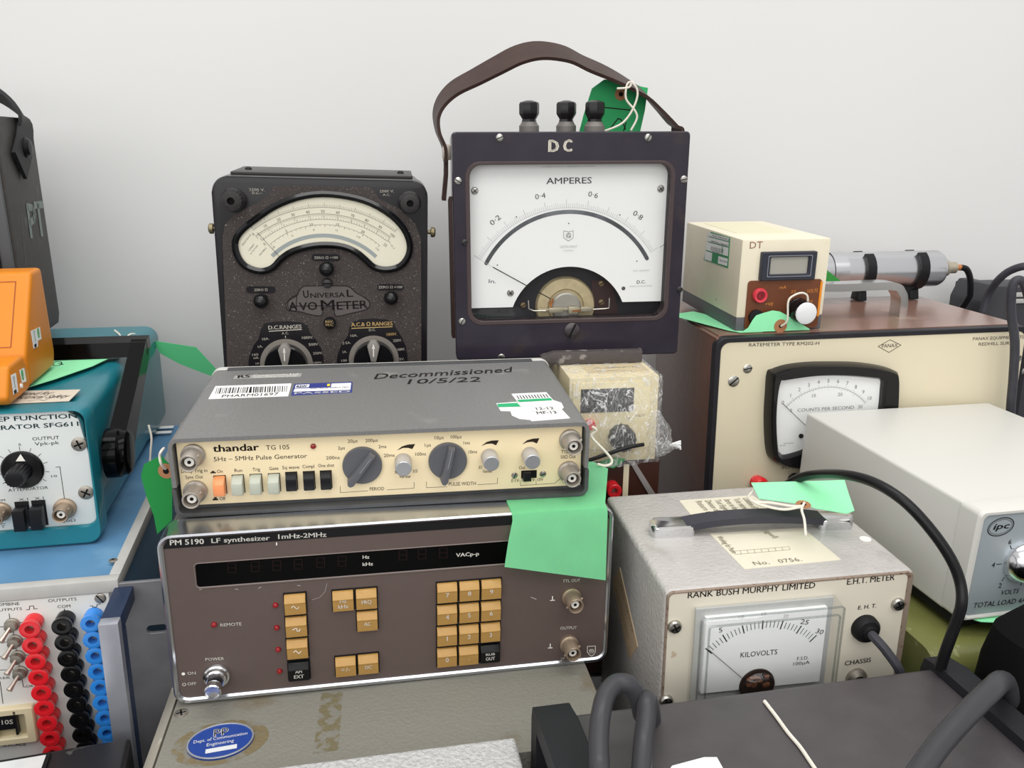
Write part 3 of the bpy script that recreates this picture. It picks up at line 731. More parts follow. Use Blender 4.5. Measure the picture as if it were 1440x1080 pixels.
# push-push power switch
u, v = FP.uv(c3(366, 866)); rr = .0088
o = MB().lathe(FP, u, v, [(rr, 0), (rr, .0015), (rr * .92, .003), (rr * .8, .0035), (rr * .72, .0055), (rr * .62, .006), (rr * .62, .009)], 28).build('power_switch', chrome, th)
MB().lathe(FP, u, v, [(rr * .54, .009), (rr * .54, .013)], 24).build('switch_collar', black, o)
MB().lathe(FP, u, v, [(rr * .56, .013), (rr * .6, .0138), (rr * .6, .0185), (rr * .52, .0192), (rr * .46, .018), (rr * .1, .0175)], 28).build('switch_cap', chrome, o)
bnc(th, FP, c4(985, 480), 1.12, 1.25, MATS['aged_connector']); bnc(th, FP, c4(974, 712), 1.12, 1.25, MATS['aged_connector'])
u, v = th.L.uv(c3(68, 410)) 
lf = th.L; MB().lathe(lf, d - .045, v, [(.0075, 0), (.0075, .004), (.006, .005)], 20).build('side_screw', dullsteel, th)
SYN = th

# ================================================================== GREEN CARD FOLDED OVER SYNTHESIZER EDGE
th = SYN; w, h, d = th.w, th.h, th.d
z = h + .0006; fr = Fr(th, (0, -.0025, 0), (1, 0, 0), (0, 0, 1), (0, -1, 0)); ft = Fr(th, (0, 0, z), (1, 0, 0), (0, 1, 0), (0, 0, 1))
bl, br = fr.uv((706.6, 789.6)), fr.uv((847.3, 808.5)); tl, tr = fr.uv((721, 707)), fr.uv((855, 712))
tt = ft.uvs([(855, 659), (831, 649)])
b = MB()
yk = .030
def colm(s_):
    x0 = tl[0] + (tr[0] - tl[0]) * s_; xb = bl[0] + (br[0] - bl[0]) * s_; zb_ = bl[1] + (br[1] - bl[1]) * s_
    far = tt[0][1] if s_ > .985 else tt[1][1] if s_ > .8 else yk + (tt[1][1] - yk) * s_ / .8
    xf = x0 + (tt[0][0] - tr[0]) * s_
    return [Vector((xb, -.010, zb_)), Vector(((x0 + xb) / 2, -.006, (zb_ + h) / 2)), Vector((x0, -.0026, h - .004)), Vector((x0, -.0010, h + .0002)), Vector((x0, .004, z)), Vector((xf, far, z))]
cols = [colm(i / 12) for i in range(13)]
V = [[b.nv(p) for p in cc] for cc in cols]
for i in range(12):
    for j in range(5): b.face([V[i][j], V[i + 1][j], V[i + 1][j + 1], V[i][j + 1]])
bmesh.ops.solidify(b.bm, geom=b.bm.faces[:], thickness=.0004)
o = b.build('paper_tag', tagm, None, 60); o.matrix_world = th.M
thing1(o, 'large blank green card tag folded down over the right of the synthesizer front', 'tag')
cp = crop(740, 480, 4)
sp = [ray(*cp(x, y)) for x, y in ((370, 480), (395, 500), (365, 530), (400, 575), (445, 620), (480, 665), (475, 690), (440, 700), (400, 690))]
sy_ = [.60, .60, .60, .598, .596, .594, .592, .590, .588]
MB().tube(smooth([p * (y / p.y) for p, y in zip(sp, sy_)], 5), .0010, 7).build('string', stringm, o).matrix_parent_inverse = th.Mi

# ================================================================== THANDAR PULSE GENERATOR (top)
th = Thing('pulse_generator', 'slim grey pulse generator with a cream panel, stacked on the synthesizer', 'instrument', (-.2152, .4936, -.2322), 8.54, -1.79, .15, (.2702, .054, .1492))
F, T = th.F, th.T; w, h, d = th.w, th.h, th.d
gcase = mat('grey_case', '#747473', .48, bump=(600, .25), var=(500, .09), dirt=(30, '#888885', .66, .1))
gdark = mat('grey_case_edge', '#4a4b4c', .5, var=(100, .1))
def channel(b, fr, path, t, w0, w1, closed=False):
    P = [Vector(p) for p in path]; inn = []
    for i, p in enumerate(P):
        a_ = P[max(i - 1, 0)]; c_ = P[min(i + 1, len(P) - 1)]; tt_ = (c_ - a_).normalized(); inn.append((p.x + tt_.y * t, p.y - tt_.x * t))
    b.poly(fr, [tuple(p) for p in P] + inn[::-1], w0, w1)
rr = rrect(0, w, 0, h, .006, 6)
n = 7
arcTR, arcTL, arcBL, arcBR = rr[0:n], rr[n:2 * n], rr[2 * n:3 * n], rr[3 * n:4 * n]
ms = .021
upath = [(0, ms)] + arcTL[::-1] + arcTR[::-1] + [(w, ms)]
b = MB(); channel(b, F, upath, .0026, -d, 0); b.build('upper_shell', gcase, th)
lpath = [(w + .0006, ms - .0018)] + [(x + .0006 * (x > w / 2), y) for x, y in arcBR[::-1]] + arcBL[::-1] + [(-.0006, ms - .0018)]
b = MB(); channel(b, F, lpath, .0026, -d, 0); b.build('lower_shell', gdark, th)
MB().box(F, .0027, w - .0027, .0027, h - .0027, -d, -.0078).build('body', gdark, th)
c5, c6, c7 = crop(240, 600, 6), crop(460, 590, 7.2), crop(640, 580, 7.2)
FP = F.sub(-.0055)
q = FP.uvs([(248.3, 623.5), (256.7, 714), (819.5, 598.5), (815, 679.5)])
pu0, pu1, pv0, pv1 = (q[0][0] + q[1][0]) / 2, (q[2][0] + q[3][0]) / 2, (q[1][1] + q[3][1]) / 2, (q[0][1] + q[2][1]) / 2
MB().box(FP, pu0, pu1, pv0, pv1, -.0022, 0, .0003).build('front_panel', mat('cream_panel', '#f2e0b8', .42, var=(12, .04)), th)
th.FPr = (pu0, pu1, pv0, pv1)
b = MB()
def tt_(cc, s_, p0, p1, hh, bo=0.): b.ptext(FP, s_, cc(*p0), cc(*p1), hh, .00015, bo)
tt_(c5, 'thandar', (360, 214), (745, 200), 9.4, .045)
tt_(c5, 'TG 105', (805, 196), (1002, 190), 6.3); tt_(c5, '5Hz – 5MHz Pulse Generator', (365, 293), (1152, 263), 6)
for cc, s_, p0, p1 in ((c5, 'Delay Trig in', (90, 390), (310, 382)), (c5, 'Sync Out', (125, 441), (273, 436)), (c5, 'On', (392, 391), (440, 390)), (c5, 'Off', (413, 622), (463, 620)),
    (c5, 'Run', (540, 384), (605, 381)), (c5, 'Trig', (692, 376), (755, 373)), (c5, 'Gate', (833, 368), (910, 363)), (c5, 'Sq wave', (942, 359), (1086, 354)), (c5, 'Compl', (1113, 351), (1212, 347)), (c5, 'One shot', (1245, 343), (1380, 338)),
    (c6, '200ns', (-10, 405), (128, 400)), (c6, '2µs', (110, 305), (180, 302)), (c6, '20µs', (210, 236), (308, 232)), (c6, '200µs', (388, 229), (512, 225)), (c6, '2ms', (520, 291), (600, 288)), (c6, '20ms', (575, 381), (683, 376)),
    (c6, 'X1', (683, 551), (725, 549)), (c6, 'X10', (868, 540), (915, 537)), (c6, 'Vernier', (730, 594), (850, 590)), (c6, 'PERIOD', (432, 720), (578, 715)),
    (c6, '100ns', (893, 367), (1000, 363)), (c6, '1µs', (990, 276), (1050, 273)), (c6, '10µs', (1090, 201), (1180, 197)), (c6, '100µs', (1253, 193), (1360, 190)), (c7, '1ms', (85, 325), (150, 322)), (c7, '10ms', (137, 417), (222, 413)),
    (c7, 'X1', (237, 573), (272, 571)), (c7, 'Vernier', (278, 614), (380, 608)), (c7, 'Out', (647, 576), (708, 573)), (c7, '0·1V–1V', (568, 709), (712, 701)), (c7, '1V–10V', (768, 700), (893, 693)), (c7, 'TTL Out', (1075, 416), (1220, 410)), (c7, '50Ω Out', (1068, 468), (1220, 463))):
    tt_(cc, s_, p0, p1, 4.6)
b.ptext(FP, 'PULSE WIDTH', c6(1232, 671), c7(210, 735), 4.8)
for cc, q in ((c6, [(133, 675), (133, 740), (412, 722)]), (c6, [(605, 712), (880, 695), (882, 635)]), (c6, [(1005, 628), (1007, 690), (1212, 680)]), (c7, [(228, 732), (428, 719), (430, 662)]),
              (c7, [(662, 703), (662, 740), (1010, 718), (1080, 655)]), (c7, [(820, 700), (820, 728)])): b.pline(FP, [cc(*z) for z in q], .55)
for cc, q in ((c6, [(706, 312), (760, 270), (820, 252), (892, 247), (862, 298), (820, 286), (770, 286)]), (c7, [(262, 340), (320, 298), (370, 284), (442, 281), (415, 332), (370, 314), (320, 318)]), (c7, [(678, 322), (730, 280), (790, 264), (853, 260), (828, 313), (785, 296), (735, 300)])):
    b.flat(FP, FP.uvs([cc(*z) for z in q]), .00015)
for q in ([(333, 394), (335, 385), (345, 384), (347, 374), (368, 373), (370, 383), (382, 382), (382, 392)], [(353, 622), (355, 608), (365, 606), (367, 594), (388, 593), (390, 606), (400, 606), (400, 620)]): b.flat(FP, FP.uvs([c5(*z) for z in q]), .00015)
b.build('printed_lettering', mat('brown_black_ink', '#2b2119', .6), th)
led(th, FP, c5(1203, 164), .0019)
for p in (c5(192, 236), c5(212, 540), c7(1160, 272), c7(1146, 592)): bnc(th, FP, p, 1.18, 1.32, mat('grey_connector', '#a8a096', .4, .45))
ork, gk, bk = mat('orange_button', '#f59a63', .4), mat('pale_grey_button', '#b9bdae', .42), black
xs = [(420, 487), (573, 480), (725, 474), (877, 468), (1022, 456), (1170, 450), (1312, 444)]
for i, p in enumerate(xs):
    u, v = FP.uv(c5(*p)); a_, hh = .0034, .0064
    o = MB().box(FP, u - a_ - .0004, u + a_ + .0004, v - hh, v + hh, -.0005, .0003).build('push_button', dark, th)
    L = .0075 if i < 4 else .0050
    fr = Fr(th, FP.pt(u, v, 0), FP.V, FP.N, FP.U)
    MB().poly(fr, [(-hh + .0004, 0), (hh - .0003, 0), (hh - .0006, L * .45), (hh * .45, L), (-hh + .0012, L * .96), (-hh + .0004, L * .7)], -a_, a_, .0003, 1).build('button_cap', ork if i == 0 else gk if i < 4 else bk, o)
dial = mat('grey_dial', '#5a5b60', .42, var=(400, .04))
for cc, p, rp, dv in ((c6, (357, 455), 200, Vector((-.61, -.79))), (c6, (1220, 410), 194, Vector((-.22, -.976)))):
    u, v = FP.uv(cc(*p)); r = scale_of(FP, cc(*p)) * rp / 7.2; dv.normalize(); nv_ = Vector((-dv.y, dv.x))
    o = MB().lathe(FP, u, v, [(r, 0), (r, .0026), (r * .96, .0032), (r * .5, .0033)], 40).build('rotary_dial', dial, th)
    P = lambda a_, s_: (u + dv.x * a_ * r + nv_.x * s_ * r, v + dv.y * a_ * r + nv_.y * s_ * r)
    g = MB(); g.poly(FP, [P(-.93, -.20), P(-.93, .20), P(.98, .24), P(1.16, .10), P(1.16, -.10), P(.98, -.24)], .003, .0095, .0006, 2, pts1=[P(-.86, -.15), P(-.86, .15), P(.98, .18), P(1.14, .08), P(1.14, -.08), P(.98, -.18)])
    g.build('dial_grip', dial, o)
    g = MB(); g.line(FP, [P(-.80, .0), P(.2, .0)], .0005, .0097); g.build('grip_line', mat('pale_line', '#8c8d92', .5), o)
kn = mat('grey_knob', '#b5b0aa', .38); kc = mat('spun_aluminium', '#c9ccd0', .28, .8)
for cc, p in ((c6, (768, 418)), (c7, (343, 442)), (c7, (752, 424))):
    u, v = FP.uv(cc(*p)); r = .0053
    o = MB().lathe(FP, u, v, [(r * 1.05, 0), (r * 1.02, .012), (r * .98, .0128)], 28).build('vernier_knob', kn, th)
    MB().lathe(FP, u, v, [(r * .96, .0128), (r * .96, .0134), (r * .9, .0137), (r * .1, .0137)], 28).build('knob_cap', kc, o)
u, v = FP.uv(c7(745, 622)); o = MB().box(FP, u - .0052, u + .0055, v - .003, v + .0026, 0, .0004).build('slide_switch', dark, th)
MB().box(FP, u - .0042, u + .0012, v - .0042, v + .0022, .0004, .0035, .0004).build('slider', black, o)
screw(th, FP, c7(600, 636), .0022, ang=70); screw(th, FP, c7(888, 621), .0022, ang=20)
# top of the case: rear rail, stickers, pen writing
c1, c2_ = crop(190, 490, 3.892), crop(520, 490, 3.892)
MB().box(F, .012, w - .014, h - .001, h + .0012, -d - .003, -d + .003, .0006).build('rear_rail', gdark, th)
MB().ring(F, rrect(-.0012, w + .0012, .004, h + .0006, .008, 6), rrect(.004, w - .004, .006, h - .003, .006, 6), -d - .006, -d - .0001, .0008).build('rear_bezel', mat('pale_rear_edge', '#c9c8c3', .5), th)
def sticker(pts, m=paper, name='sticker', w_=.00025, base=0.):
    b = MB(); b.poly(T, T.uvs(pts, base + w_), base, base + w_); return b.build(name, m, th)
o = sticker([c1(548, 149), c1(915, 136), c1(905, 153), c1(536, 165)], mat('clear_label', '#a9a9a6', .3)); b = MB(); b.ptext(T, 'RS', c1(562, 162), c1(628, 158), 3.6, .0004, .03); b.build('sticker_text', ink, o)
b = MB(); b.ptext(T, 'Components Ltd', c1(645, 152), c1(890, 143), 2.2, .0004); b.ptext(T, 'www.rswww.com 01536', c1(645, 161), c1(885, 153), 2, .0004); b.build('sticker_subtext', white, o)
o = sticker([c1(440, 206), c1(856, 191), c1(838, 260), c1(401, 276)], name='barcode_label'); b = MB(); x = 452; random.seed(3)
while x < 838:
    ww = random.choice((3, 3, 5, 7)); xa = x + 0; k_ = lambda X, Y: (X - (Y - 200) * (.28 if X < 640 else .1), Y - (X - 440) * .030)
    q = [k_(x, 216), k_(x + ww, 216), k_(x + ww, 248), k_(x, 248)]; b.flat(T, T.uvs([c1(*z) for z in q], .0004), .0004); x += ww + random.choice((4, 5, 8))
b.ptext(T, 'PHARM01697', c1(472, 268), c1(782, 255), 3.6, .0004); b.build('barcode', ink, o)
o = sticker([c1(872, 194), c1(1190, 182), c1(1187, 240), c1(853, 257)], mat('blue_sticker', '#323c86', .45), 'test_sticker')
b = MB()
for q in ([(880, 199), (955, 196), (950, 212), (874, 216)], [(1075, 192), (1183, 188), (1180, 210), (1072, 213)], [(874, 220), (1180, 210), (1178, 226), (866, 237)]): b.flat(T, T.uvs([c1(*z) for z in q], .0004), .0004)
b.build('sticker_panel', paper, o); b = MB(); b.ptext(T, 'PASSED', c1(872, 250), c1(1176, 239), 2.3, .0004, .04); b.build('sticker_text', paper, o)
b = MB(); b.flat(T, T.uvs([c1(*z) for z in [(1052, 194), (1068, 193), (1066, 206), (1050, 207)]], .00045), .00045); b.build('yellow_mark', mat('yellow_print', '#e7d33a', .5), o)
b = MB(); b.ptext(T, 'RSW', c1(884, 213), c1(940, 210), 2.6, .0006, .03); b.ptext(T, 'ELECTRICAL SAFETY TEST', c1(960, 222), c1(1170, 214), 1.5, .0006); b.build('sticker_print', mat('navy_ink', '#28306e', .5), o)
o = sticker([c2_(692, 300), c2_(805, 292), c2_(860, 345), c2_(716, 341)], paper, 'test_sticker'); b = MB(); b.flat(T, T.uvs([c2_(*z) for z in [(697, 303), (806, 297), (828, 318), (704, 321)]], .0004), .0004); b.build('green_band', mat('sticker_green', '#19a86c', .5), o)
o = sticker([c2_(770, 343), c2_(850, 338), c2_(880, 390), c2_(820, 384), c2_(778, 366)], paper, 'test_sticker', .0003)
o = sticker([c2_(775, 248), c2_(966, 239), c2_(1004, 282), c2_(1048, 296), c2_(1062, 322), c2_(1050, 332), c2_(1096, 380), c2_(884, 396), c2_(830, 318)], paper, 'asset_label', .0004)
b = MB(); b.flat(T, T.uvs([c2_(*z) for z in [(805, 281), (990, 271), (1000, 283), (818, 293)]], .0006), .0006); b.build('green_band', MATS['sticker_green'], o)
b = MB()
b.ptext(T, '|||||||||||', c2_(812, 272), c2_(975, 263), 3.6, .0006, .01); b.ptext(T, '12-12', c2_(915, 336), c2_(1010, 331), 3.4, .0006, .01); b.ptext(T, 'MF-13', c2_(918, 360), c2_(1025, 355), 3.6, .0006, .01)
b.pline(T, [c2_(850, 347), c2_(1040, 336)], .5, .0006); b.build('label_text', inkgrey, o)
b = MB(); b.ptext(T, 'Decommissioned', c2_(22, 167), c2_(775, 128), 7, .0003, .006, .25); b.ptext(T, '10/5/22', c2_(205, 194), c2_(605, 180), 6.4, .0003, .004, .2)
b.build('pen_writing', mat('brown_pen', '#3f3836', .6), th)

# green tag hanging at the left end of the pulse generator
c2 = crop(0, 360, 2.7)
fr = wfr((0, .512, 0), (1, 0, 0), (0, 0, 1), (0, -1, 0))
class _T0: M = Matrix.Identity(4); Mi = Matrix.Identity(4)
fr.th = _T0
card('paper_tag', 'bright green tag with brown eyelet hanging at left end of slim pulse generator', fr,
     [c2(536, 835), c2(548, 790), c2(612, 756), c2(632, 778), c2(655, 800), c2(655, 1000), c2(598, 1055), c2(585, 985), c2(560, 920)], mat('green_card_shaded_left', '#0c8438', .7), ey=[c2(632, 815)],  # same card in a darker green, shade painted in
     strings=[[aty(*c2(x, y), yy) for x, y, yy in ((628, 808, .51), (612, 790, .505), (606, 760, .505), (612, 742, .505), (622, 730, .51))]])

# ================================================================== UNIVERSAL METER (AVO)
th = Thing('multimeter', 'old black universal multimeter with curved scale window, standing behind the slim pulse generator', 'meter', (-.2494, .7006, -.2314), 7.96, -2.08, 1.47, (.174, .2053, .098))
F, T = th.F, th.T; w, h, d = th.w, th.h, th.d
bak = mat('bakelite', '#1d1b1e', .28, coat=.3, var=(60, .1)); crackle = mat('crackle_panel', '#463f3d', .55, bump=(1400, .9, .0008), var=(1300, .35), dirt=(900, '#a39d98', .66, .03))
c = crop(270, 220, 3.6)
MB().poly(F, rrect(0, w, 0, h, .013, 8), -.03, 0, .002, 2).build('front_casting', bak, th)
MB().poly(F, rrect(.003, w - .003, .002, h - .002, .012, 8), -d, -.029).build('rear_case', bak, th)
MB().box(T, .012, w - .012, .02, d - .01, .0, .0022, .0006).build('top_plate', mat('plate_brown', '#3b3836', .4), th)
for x in (.022, w - .022): MB().lathe(Fr(th, (0, 0, h + .002), (1, 0, 0), (0, 1, 0), (0, 0, 1)), x, .05, [(.003, 0), (.003, .001), (.0015, .0025)], 14).build('plate_screw', black, th)
pp = F.uvs([c(*q) for q in [(152, 1070), (155, 420), (165, 350), (215, 290), (330, 238), (390, 195), (405, 155), (520, 148), (700, 150), (900, 158), (925, 175), (945, 215), (1060, 270), (1130, 340), (1160, 420), (1168, 1070)]])
pp = [(pp[0][0] + .003, .006)] + pp[1:-1] + [(pp[-1][0] - .001, .006)]
MB().poly(F, pp, -.0003, .0006, .0002, 1).build('crackle_panel', crackle, th)
FP = F.sub(.0006)
win = [(238, 430), (245, 490), (280, 540), (345, 563), (400, 548), (440, 505), (500, 465), (590, 438), (680, 430), (770, 440), (840, 470), (890, 510), (930, 545), (985, 556), (1045, 540), (1080, 495), (1086, 440), (1060, 375), (1000, 310), (900, 250), (790, 218), (660, 205), (540, 222), (430, 265), (340, 325), (270, 380)]
wq = smooth(FP.uvs([c(*q) for q in win]), 3, True); wq = [tuple(p) for p in wq]
sg = 1 if sum(wq[i - 1][0] * wq[i][1] - wq[i][0] * wq[i - 1][1] for i in range(len(wq))) > 0 else -1
wo = offset2(wq, .0052 * sg)
MB().ring(FP, wo, wq, 0, .0048, .0022).build('window_surround', mat('gloss_surround', '#141416', .2, coat=.5), th)
dialm = mat('ivory_dial', '#e9e4cf', .5); dl = MB().flat(FP, wq, .0004).build('dial_plate', dialm, th)
MB().flat(FP, wq, .0026).build('window_glass', glass, th)
# printed scales
def arc_fit(fr, a_, m_, b_, w_=0):
    A_, M_, B_ = (Vector(fr.uv(p, w_)) for p in (a_, m_, b_))
    ax, ay, bx, by, cx_, cy_ = A_.x, A_.y, M_.x, M_.y, B_.x, B_.y
    D = 2 * (ax * (by - cy_) + bx * (cy_ - ay) + cx_ * (ay - by))
    ux = ((ax * ax + ay * ay) * (by - cy_) + (bx * bx + by * by) * (cy_ - ay) + (cx_ * cx_ + cy_ * cy_) * (ay - by)) / D
    uy = ((ax * ax + ay * ay) * (cx_ - bx) + (bx * bx + by * by) * (ax - cx_) + (cx_ * cx_ + cy_ * cy_) * (bx - ax)) / D
    o = Vector((ux, uy)); return o, (A_ - o).length, math.degrees(math.atan2(*(A_ - o).yx)), math.degrees(math.atan2(*(B_ - o).yx))
D4 = FP.sub(.0004); b = MB()
def scale(a_, m_, b_, n_, tick, lw=.00025, big=10, nums=None, numr=0, numh=.0022, up=1):
    o, r, t0, t1 = arc_fit(D4, c(*a_), c(*m_), c(*b_))
    P = lambda t, rr: (o.x + rr * math.cos(R(t)), o.y + rr * math.sin(R(t)))
    b.line(D4, [P(t0 + (t1 - t0) * i / 30, r) for i in range(31)], lw)
    for i in range(n_ + 1):
        t = t0 + (t1 - t0) * i / n_; L = tick * (1 if i % big else 1.5)
        b.line(D4, [P(t, r), P(t, r + L * up)], lw * (.8 if i % big else 1.2))
    if nums:
        for i, s_ in enumerate(nums):
            t = t0 + (t1 - t0) * i / (len(nums) - 1); p = P(t, r + numr)
            b.text(D4, s_, p[0], p[1] - numh * .4, numh, None, R(t - 90), .0002, 0, 0, 'c')
scale((312, 372), (672, 258), (1028, 382), 90, .0022, big=9); scale((322, 402), (672, 290), (1005, 408), 100, -.0019, big=10, nums=[str(k) for k in range(0, 101, 10)], numr=.0018)
scale((355, 425), (672, 318), (988, 430), 50, .0015, big=5, nums=['0', '5', '10', '15', '20', '25'], numr=-.0038)
scale((398, 442), (672, 345), (950, 450), 24, -.0013, big=4, nums=['-10', '-5', '0', '+5', '+10', '+15'], numr=-.0040, numh=.0016)
for s_, p0, p1, hh in (('RESISTANCE', (258, 452), (300, 398), 2), ('CURRENT', (290, 480), (318, 445), 2), ('& VOLTAGE', (300, 496), (335, 452), 2), ('DECIBELS', (345, 502), (378, 465), 2), ('Div. by 2', (990, 425), (1022, 470), 1.8)):
    b.ptext(D4, s_, c(*p0), c(*p1), hh)
b.build('scale_lettering', mat('dial_print', '#6b665c', .6), dl)
b = MB(); o_, r_, t0, t1 = arc_fit(D4, c(405, 505), c(672, 400), c(932, 508))
Pm = lambda t, rr: (o_.x + rr * math.cos(R(t)), o_.y + rr * math.sin(R(t)))
up_ = [Pm(t0 + (t1 - t0) * i / 24, r_ + .0016) for i in range(25)]; dn = [Pm(t0 + (t1 - t0) * i / 24, r_ - .0016) for i in range(25)]
for i in range(24): b.flat(D4, [up_[i], up_[i + 1], dn[i + 1], dn[i]], .00015)
b.build('mirror_strip', mat('mirror_strip', '#a9b1b0', .3, .3), dl)
b = MB(); b.pline(D4, [c(330, 385), c(447, 512)], .5, .0012); b.build('needle', ink, th)
# label areas, terminals, lettering
FW = mat('engraved_white', '#d9d4c8', .6); gold = mat('engraved_gold', '#d8b878', .5)
b = MB()
def ta(s_, p0, p1, hh, w_=.0008, bo=.012, cc=None): b.ptext(FP, s_, (cc or c)(*p0), (cc or c)(*p1), hh, w_, bo)
ta('2500 V.', (289, 174), (368, 176), 3.6); ta('D.C.~', (305, 190), (355, 191), 3.2); ta('2500 V.', (950, 182), (1022, 182), 3.4); ta('A.C.', (966, 199), (1003, 199), 3.0)
for s_, (u0, v0, u1, v1), ms in (('ZERO Ω ÷100', (607, 495, 750, 527), None), ('ZERO Ω', (275, 658, 422, 690), None), ('ZERO Ω ×100', (937, 646, 1072, 676), None)):
    A_, B_ = FP.uv(c(u0, v1)), FP.uv(c(u1, v0)); MB().poly(FP, rrect(A_[0], B_[0], A_[1], B_[1], (B_[1] - A_[1]) * .49, 5), 0, .0007).build('name_plate', bak, th)
    m_ = (u0 + u1) / 2; k_ = 34 if s_ == 'ZERO Ω' else 60; ta(s_, (m_ - k_, v1 - 8), (m_ + k_, v1 - 9), 3.4)
c8, c9 = crop(320, 390, 8.306), crop(450, 390, 8.306)
P1 = [(245, 1010), (255, 920), (300, 800), (370, 710), (390, 610), (430, 540), (520, 522), (700, 512), (870, 528), (930, 560), (960, 650), (1040, 740), (1095, 830), (1118, 930), (1120, 1010)]
P2 = [(195, 1000), (205, 900), (255, 770), (330, 680), (345, 580), (385, 515), (480, 490), (620, 480), (760, 490), (850, 515), (880, 590), (950, 690), (1000, 800), (1018, 900), (1022, 1000)]
KN = []
for cc, P, cx_, cy_, rr_, kp in ((c8, P1, 690, 1010, 290, (680, 720, 700, 960)), (c9, P2, 630, 960, 275, (610, 680, 625, 910))):
    q = FP.uvs([cc(*z) for z in P]); low = q[0][1] - .02
    q = [(q[0][0] + .003, low)] + q + [(q[-1][0] - .003, low)]
    q = [tuple(z) for z in q]
    pl = MB().poly(FP, q, 0, .0009, .0003, 1).build('range_plate', bak, th)
    u, v = FP.uv(cc(cx_, cy_), .001); r = scale_of(FP, cc(cx_, cy_)) * rr_ / 8.306
    o = MB().lathe(FP, u, v, [(r * 1.06, .0009), (r * 1.06, .0014), (r * .86, .0016)], 40).build('dial_ring', mat('silver_grey_ring', '#7d7770', .5), th)
    k_ = MB().lathe(FP, u, v, [(r * .86, .0016), (r * .84, .0085), (r * .80, .0095), (r * .2, .0098)], 40).build('range_knob', MATS['gloss_surround'], th)
    pb_ = MB(); ta_, tb_ = Vector((u, v + r * .97)), Vector((u, v + r * .1))
    fr2 = Fr(th, (0, 0, 0), (1, 0, 0), (0, 0, 1), (0, -1, 0))
    pb_.poly(FP, [(ta_.x - .0022, ta_.y), (ta_.x + .0022, ta_.y), (ta_.x + .0054, ta_.y - .005), (tb_.x + .0022, tb_.y - .001), (tb_.x - .0022, tb_.y - .001), (ta_.x - .0054, ta_.y - .005)], .005, .0128, .001, 2)
    pb_.build('knob_pointer', mat('grey_pointer', '#8a8580', .42), k_)
    pb_ = MB(); pb_.line(FP, [(u, v + r * .3), (u, v + r * .72)], .0009, .0132); pb_.flat(FP, [(u - .0013, v + r * .64), (u + .0013, v + r * .64), (u, v + r * .86)], .0132); pb_.build('arrow_mark', white, k_)
for s_, cc, p0, p1, hh in (('A.C.', c8, (635, 668), (714, 664), 3.2), ('10A.', c8, (408, 738), (488, 728), 3.4), ('1A.', c8, (357, 825), (412, 818), 3.4), ('100', c8, (290, 920), (362, 914), 3.2), ('mA.', c8, (305, 955), (368, 950), 3.2), ('10', c8, (330, 1018), (368, 1016), 2.5),
    ('1000V.', c8, (870, 722), (1002, 715), 3.6), ('500V.', c8, (950, 802), (1070, 794), 3.6), ('250V.', c8, (1000, 902), (1112, 897), 3.4), ('100V.', c8, (1000, 1012), (1110, 1008), 3),
    ('D.C.', c9, (574, 630), (650, 624), 3.2), ('10A.', c9, (358, 698), (438, 690), 3.4), ('2·5A.', c9, (264, 784), (360, 776), 3.4), ('1A.', c9, (268, 886), (315, 880), 3.2), ('100', c9, (252, 988), (315, 982), 3.2),
    ('250V.', c9, (855, 756), (956, 748), 3.6), ('100V.', c9, (902, 858), (994, 852), 3.4), ('25V.', c9, (905, 972), (985, 966), 3.2)):
    ta(s_, p0, p1, hh, .0012, .012, cc)
ta('D.C.RANGES', (480, 610), (865, 596), 5.2, .0012, .03, c8); b.pline(FP, [c8(484, 630), c8(865, 609)], .9, .0012); b.pline(FP, [c8(676, 685), c8(677, 705)], .8, .0018)
b.build('printed_lettering', FW, th); b = MB()
ta('A.C.& Ω RANGES', (366, 574), (848, 560), 5.2, .0012, .03, c9); b.pline(FP, [c9(370, 596), c9(845, 577)], .9, .0012); ta('1000V.', (780, 684), (900, 676), 3.8, .0012, .012, c9)
b.build('gold_lettering', gold, th)
# embossed trade plate
em = mat('emboss_dark', '#23201f', .5); eb = MB()
out = [(475, 755), (482, 735), (530, 705), (540, 685), (560, 660), (600, 655), (760, 655), (800, 662), (830, 690), (870, 712), (897, 735), (898, 758), (880, 775), (800, 795), (728, 808), (716, 765), (668, 765), (655, 805), (600, 800), (545, 785), (490, 780), (475, 755)]
eb.line(FP, smooth(FP.uvs([c(*z) for z in out]), 3), .0008, .0003)
for s_, p0, p1, hh in (('A', (492, 781), (534, 779), 12), ('U', (566, 716), (592, 714), 10), ('NIVERSA', (600, 716), (774, 712), 6.5), ('L', (785, 711), (816, 710), 10), ('VO', (545, 780), (635, 776), 11), ('M', (655, 779), (722, 777), 14), ('ETER', (735, 776), (890, 768), 11)):
    eb.ptext(FP, s_, c(*p0), c(*p1), hh, .0003, .02)
eb.line(FP, smooth(FP.uvs([c(*z) for z in [(535, 700), (500, 715), (485, 745), (492, 772), (525, 783), (528, 745), (530, 705)]]), 3), .0007, .0003); eb.pline(FP, [c(495, 758), c(880, 752)], 1.2, .0003)
eb.build('embossed_lettering', em, th)
fillq = FP.uvs([c(*z) for z in out[:-1]])
MB().flat(FP, fillq, .00012).build('trade_plate', mat('trade_plate', '#57504f', .5, bump=(900, .3)), th)
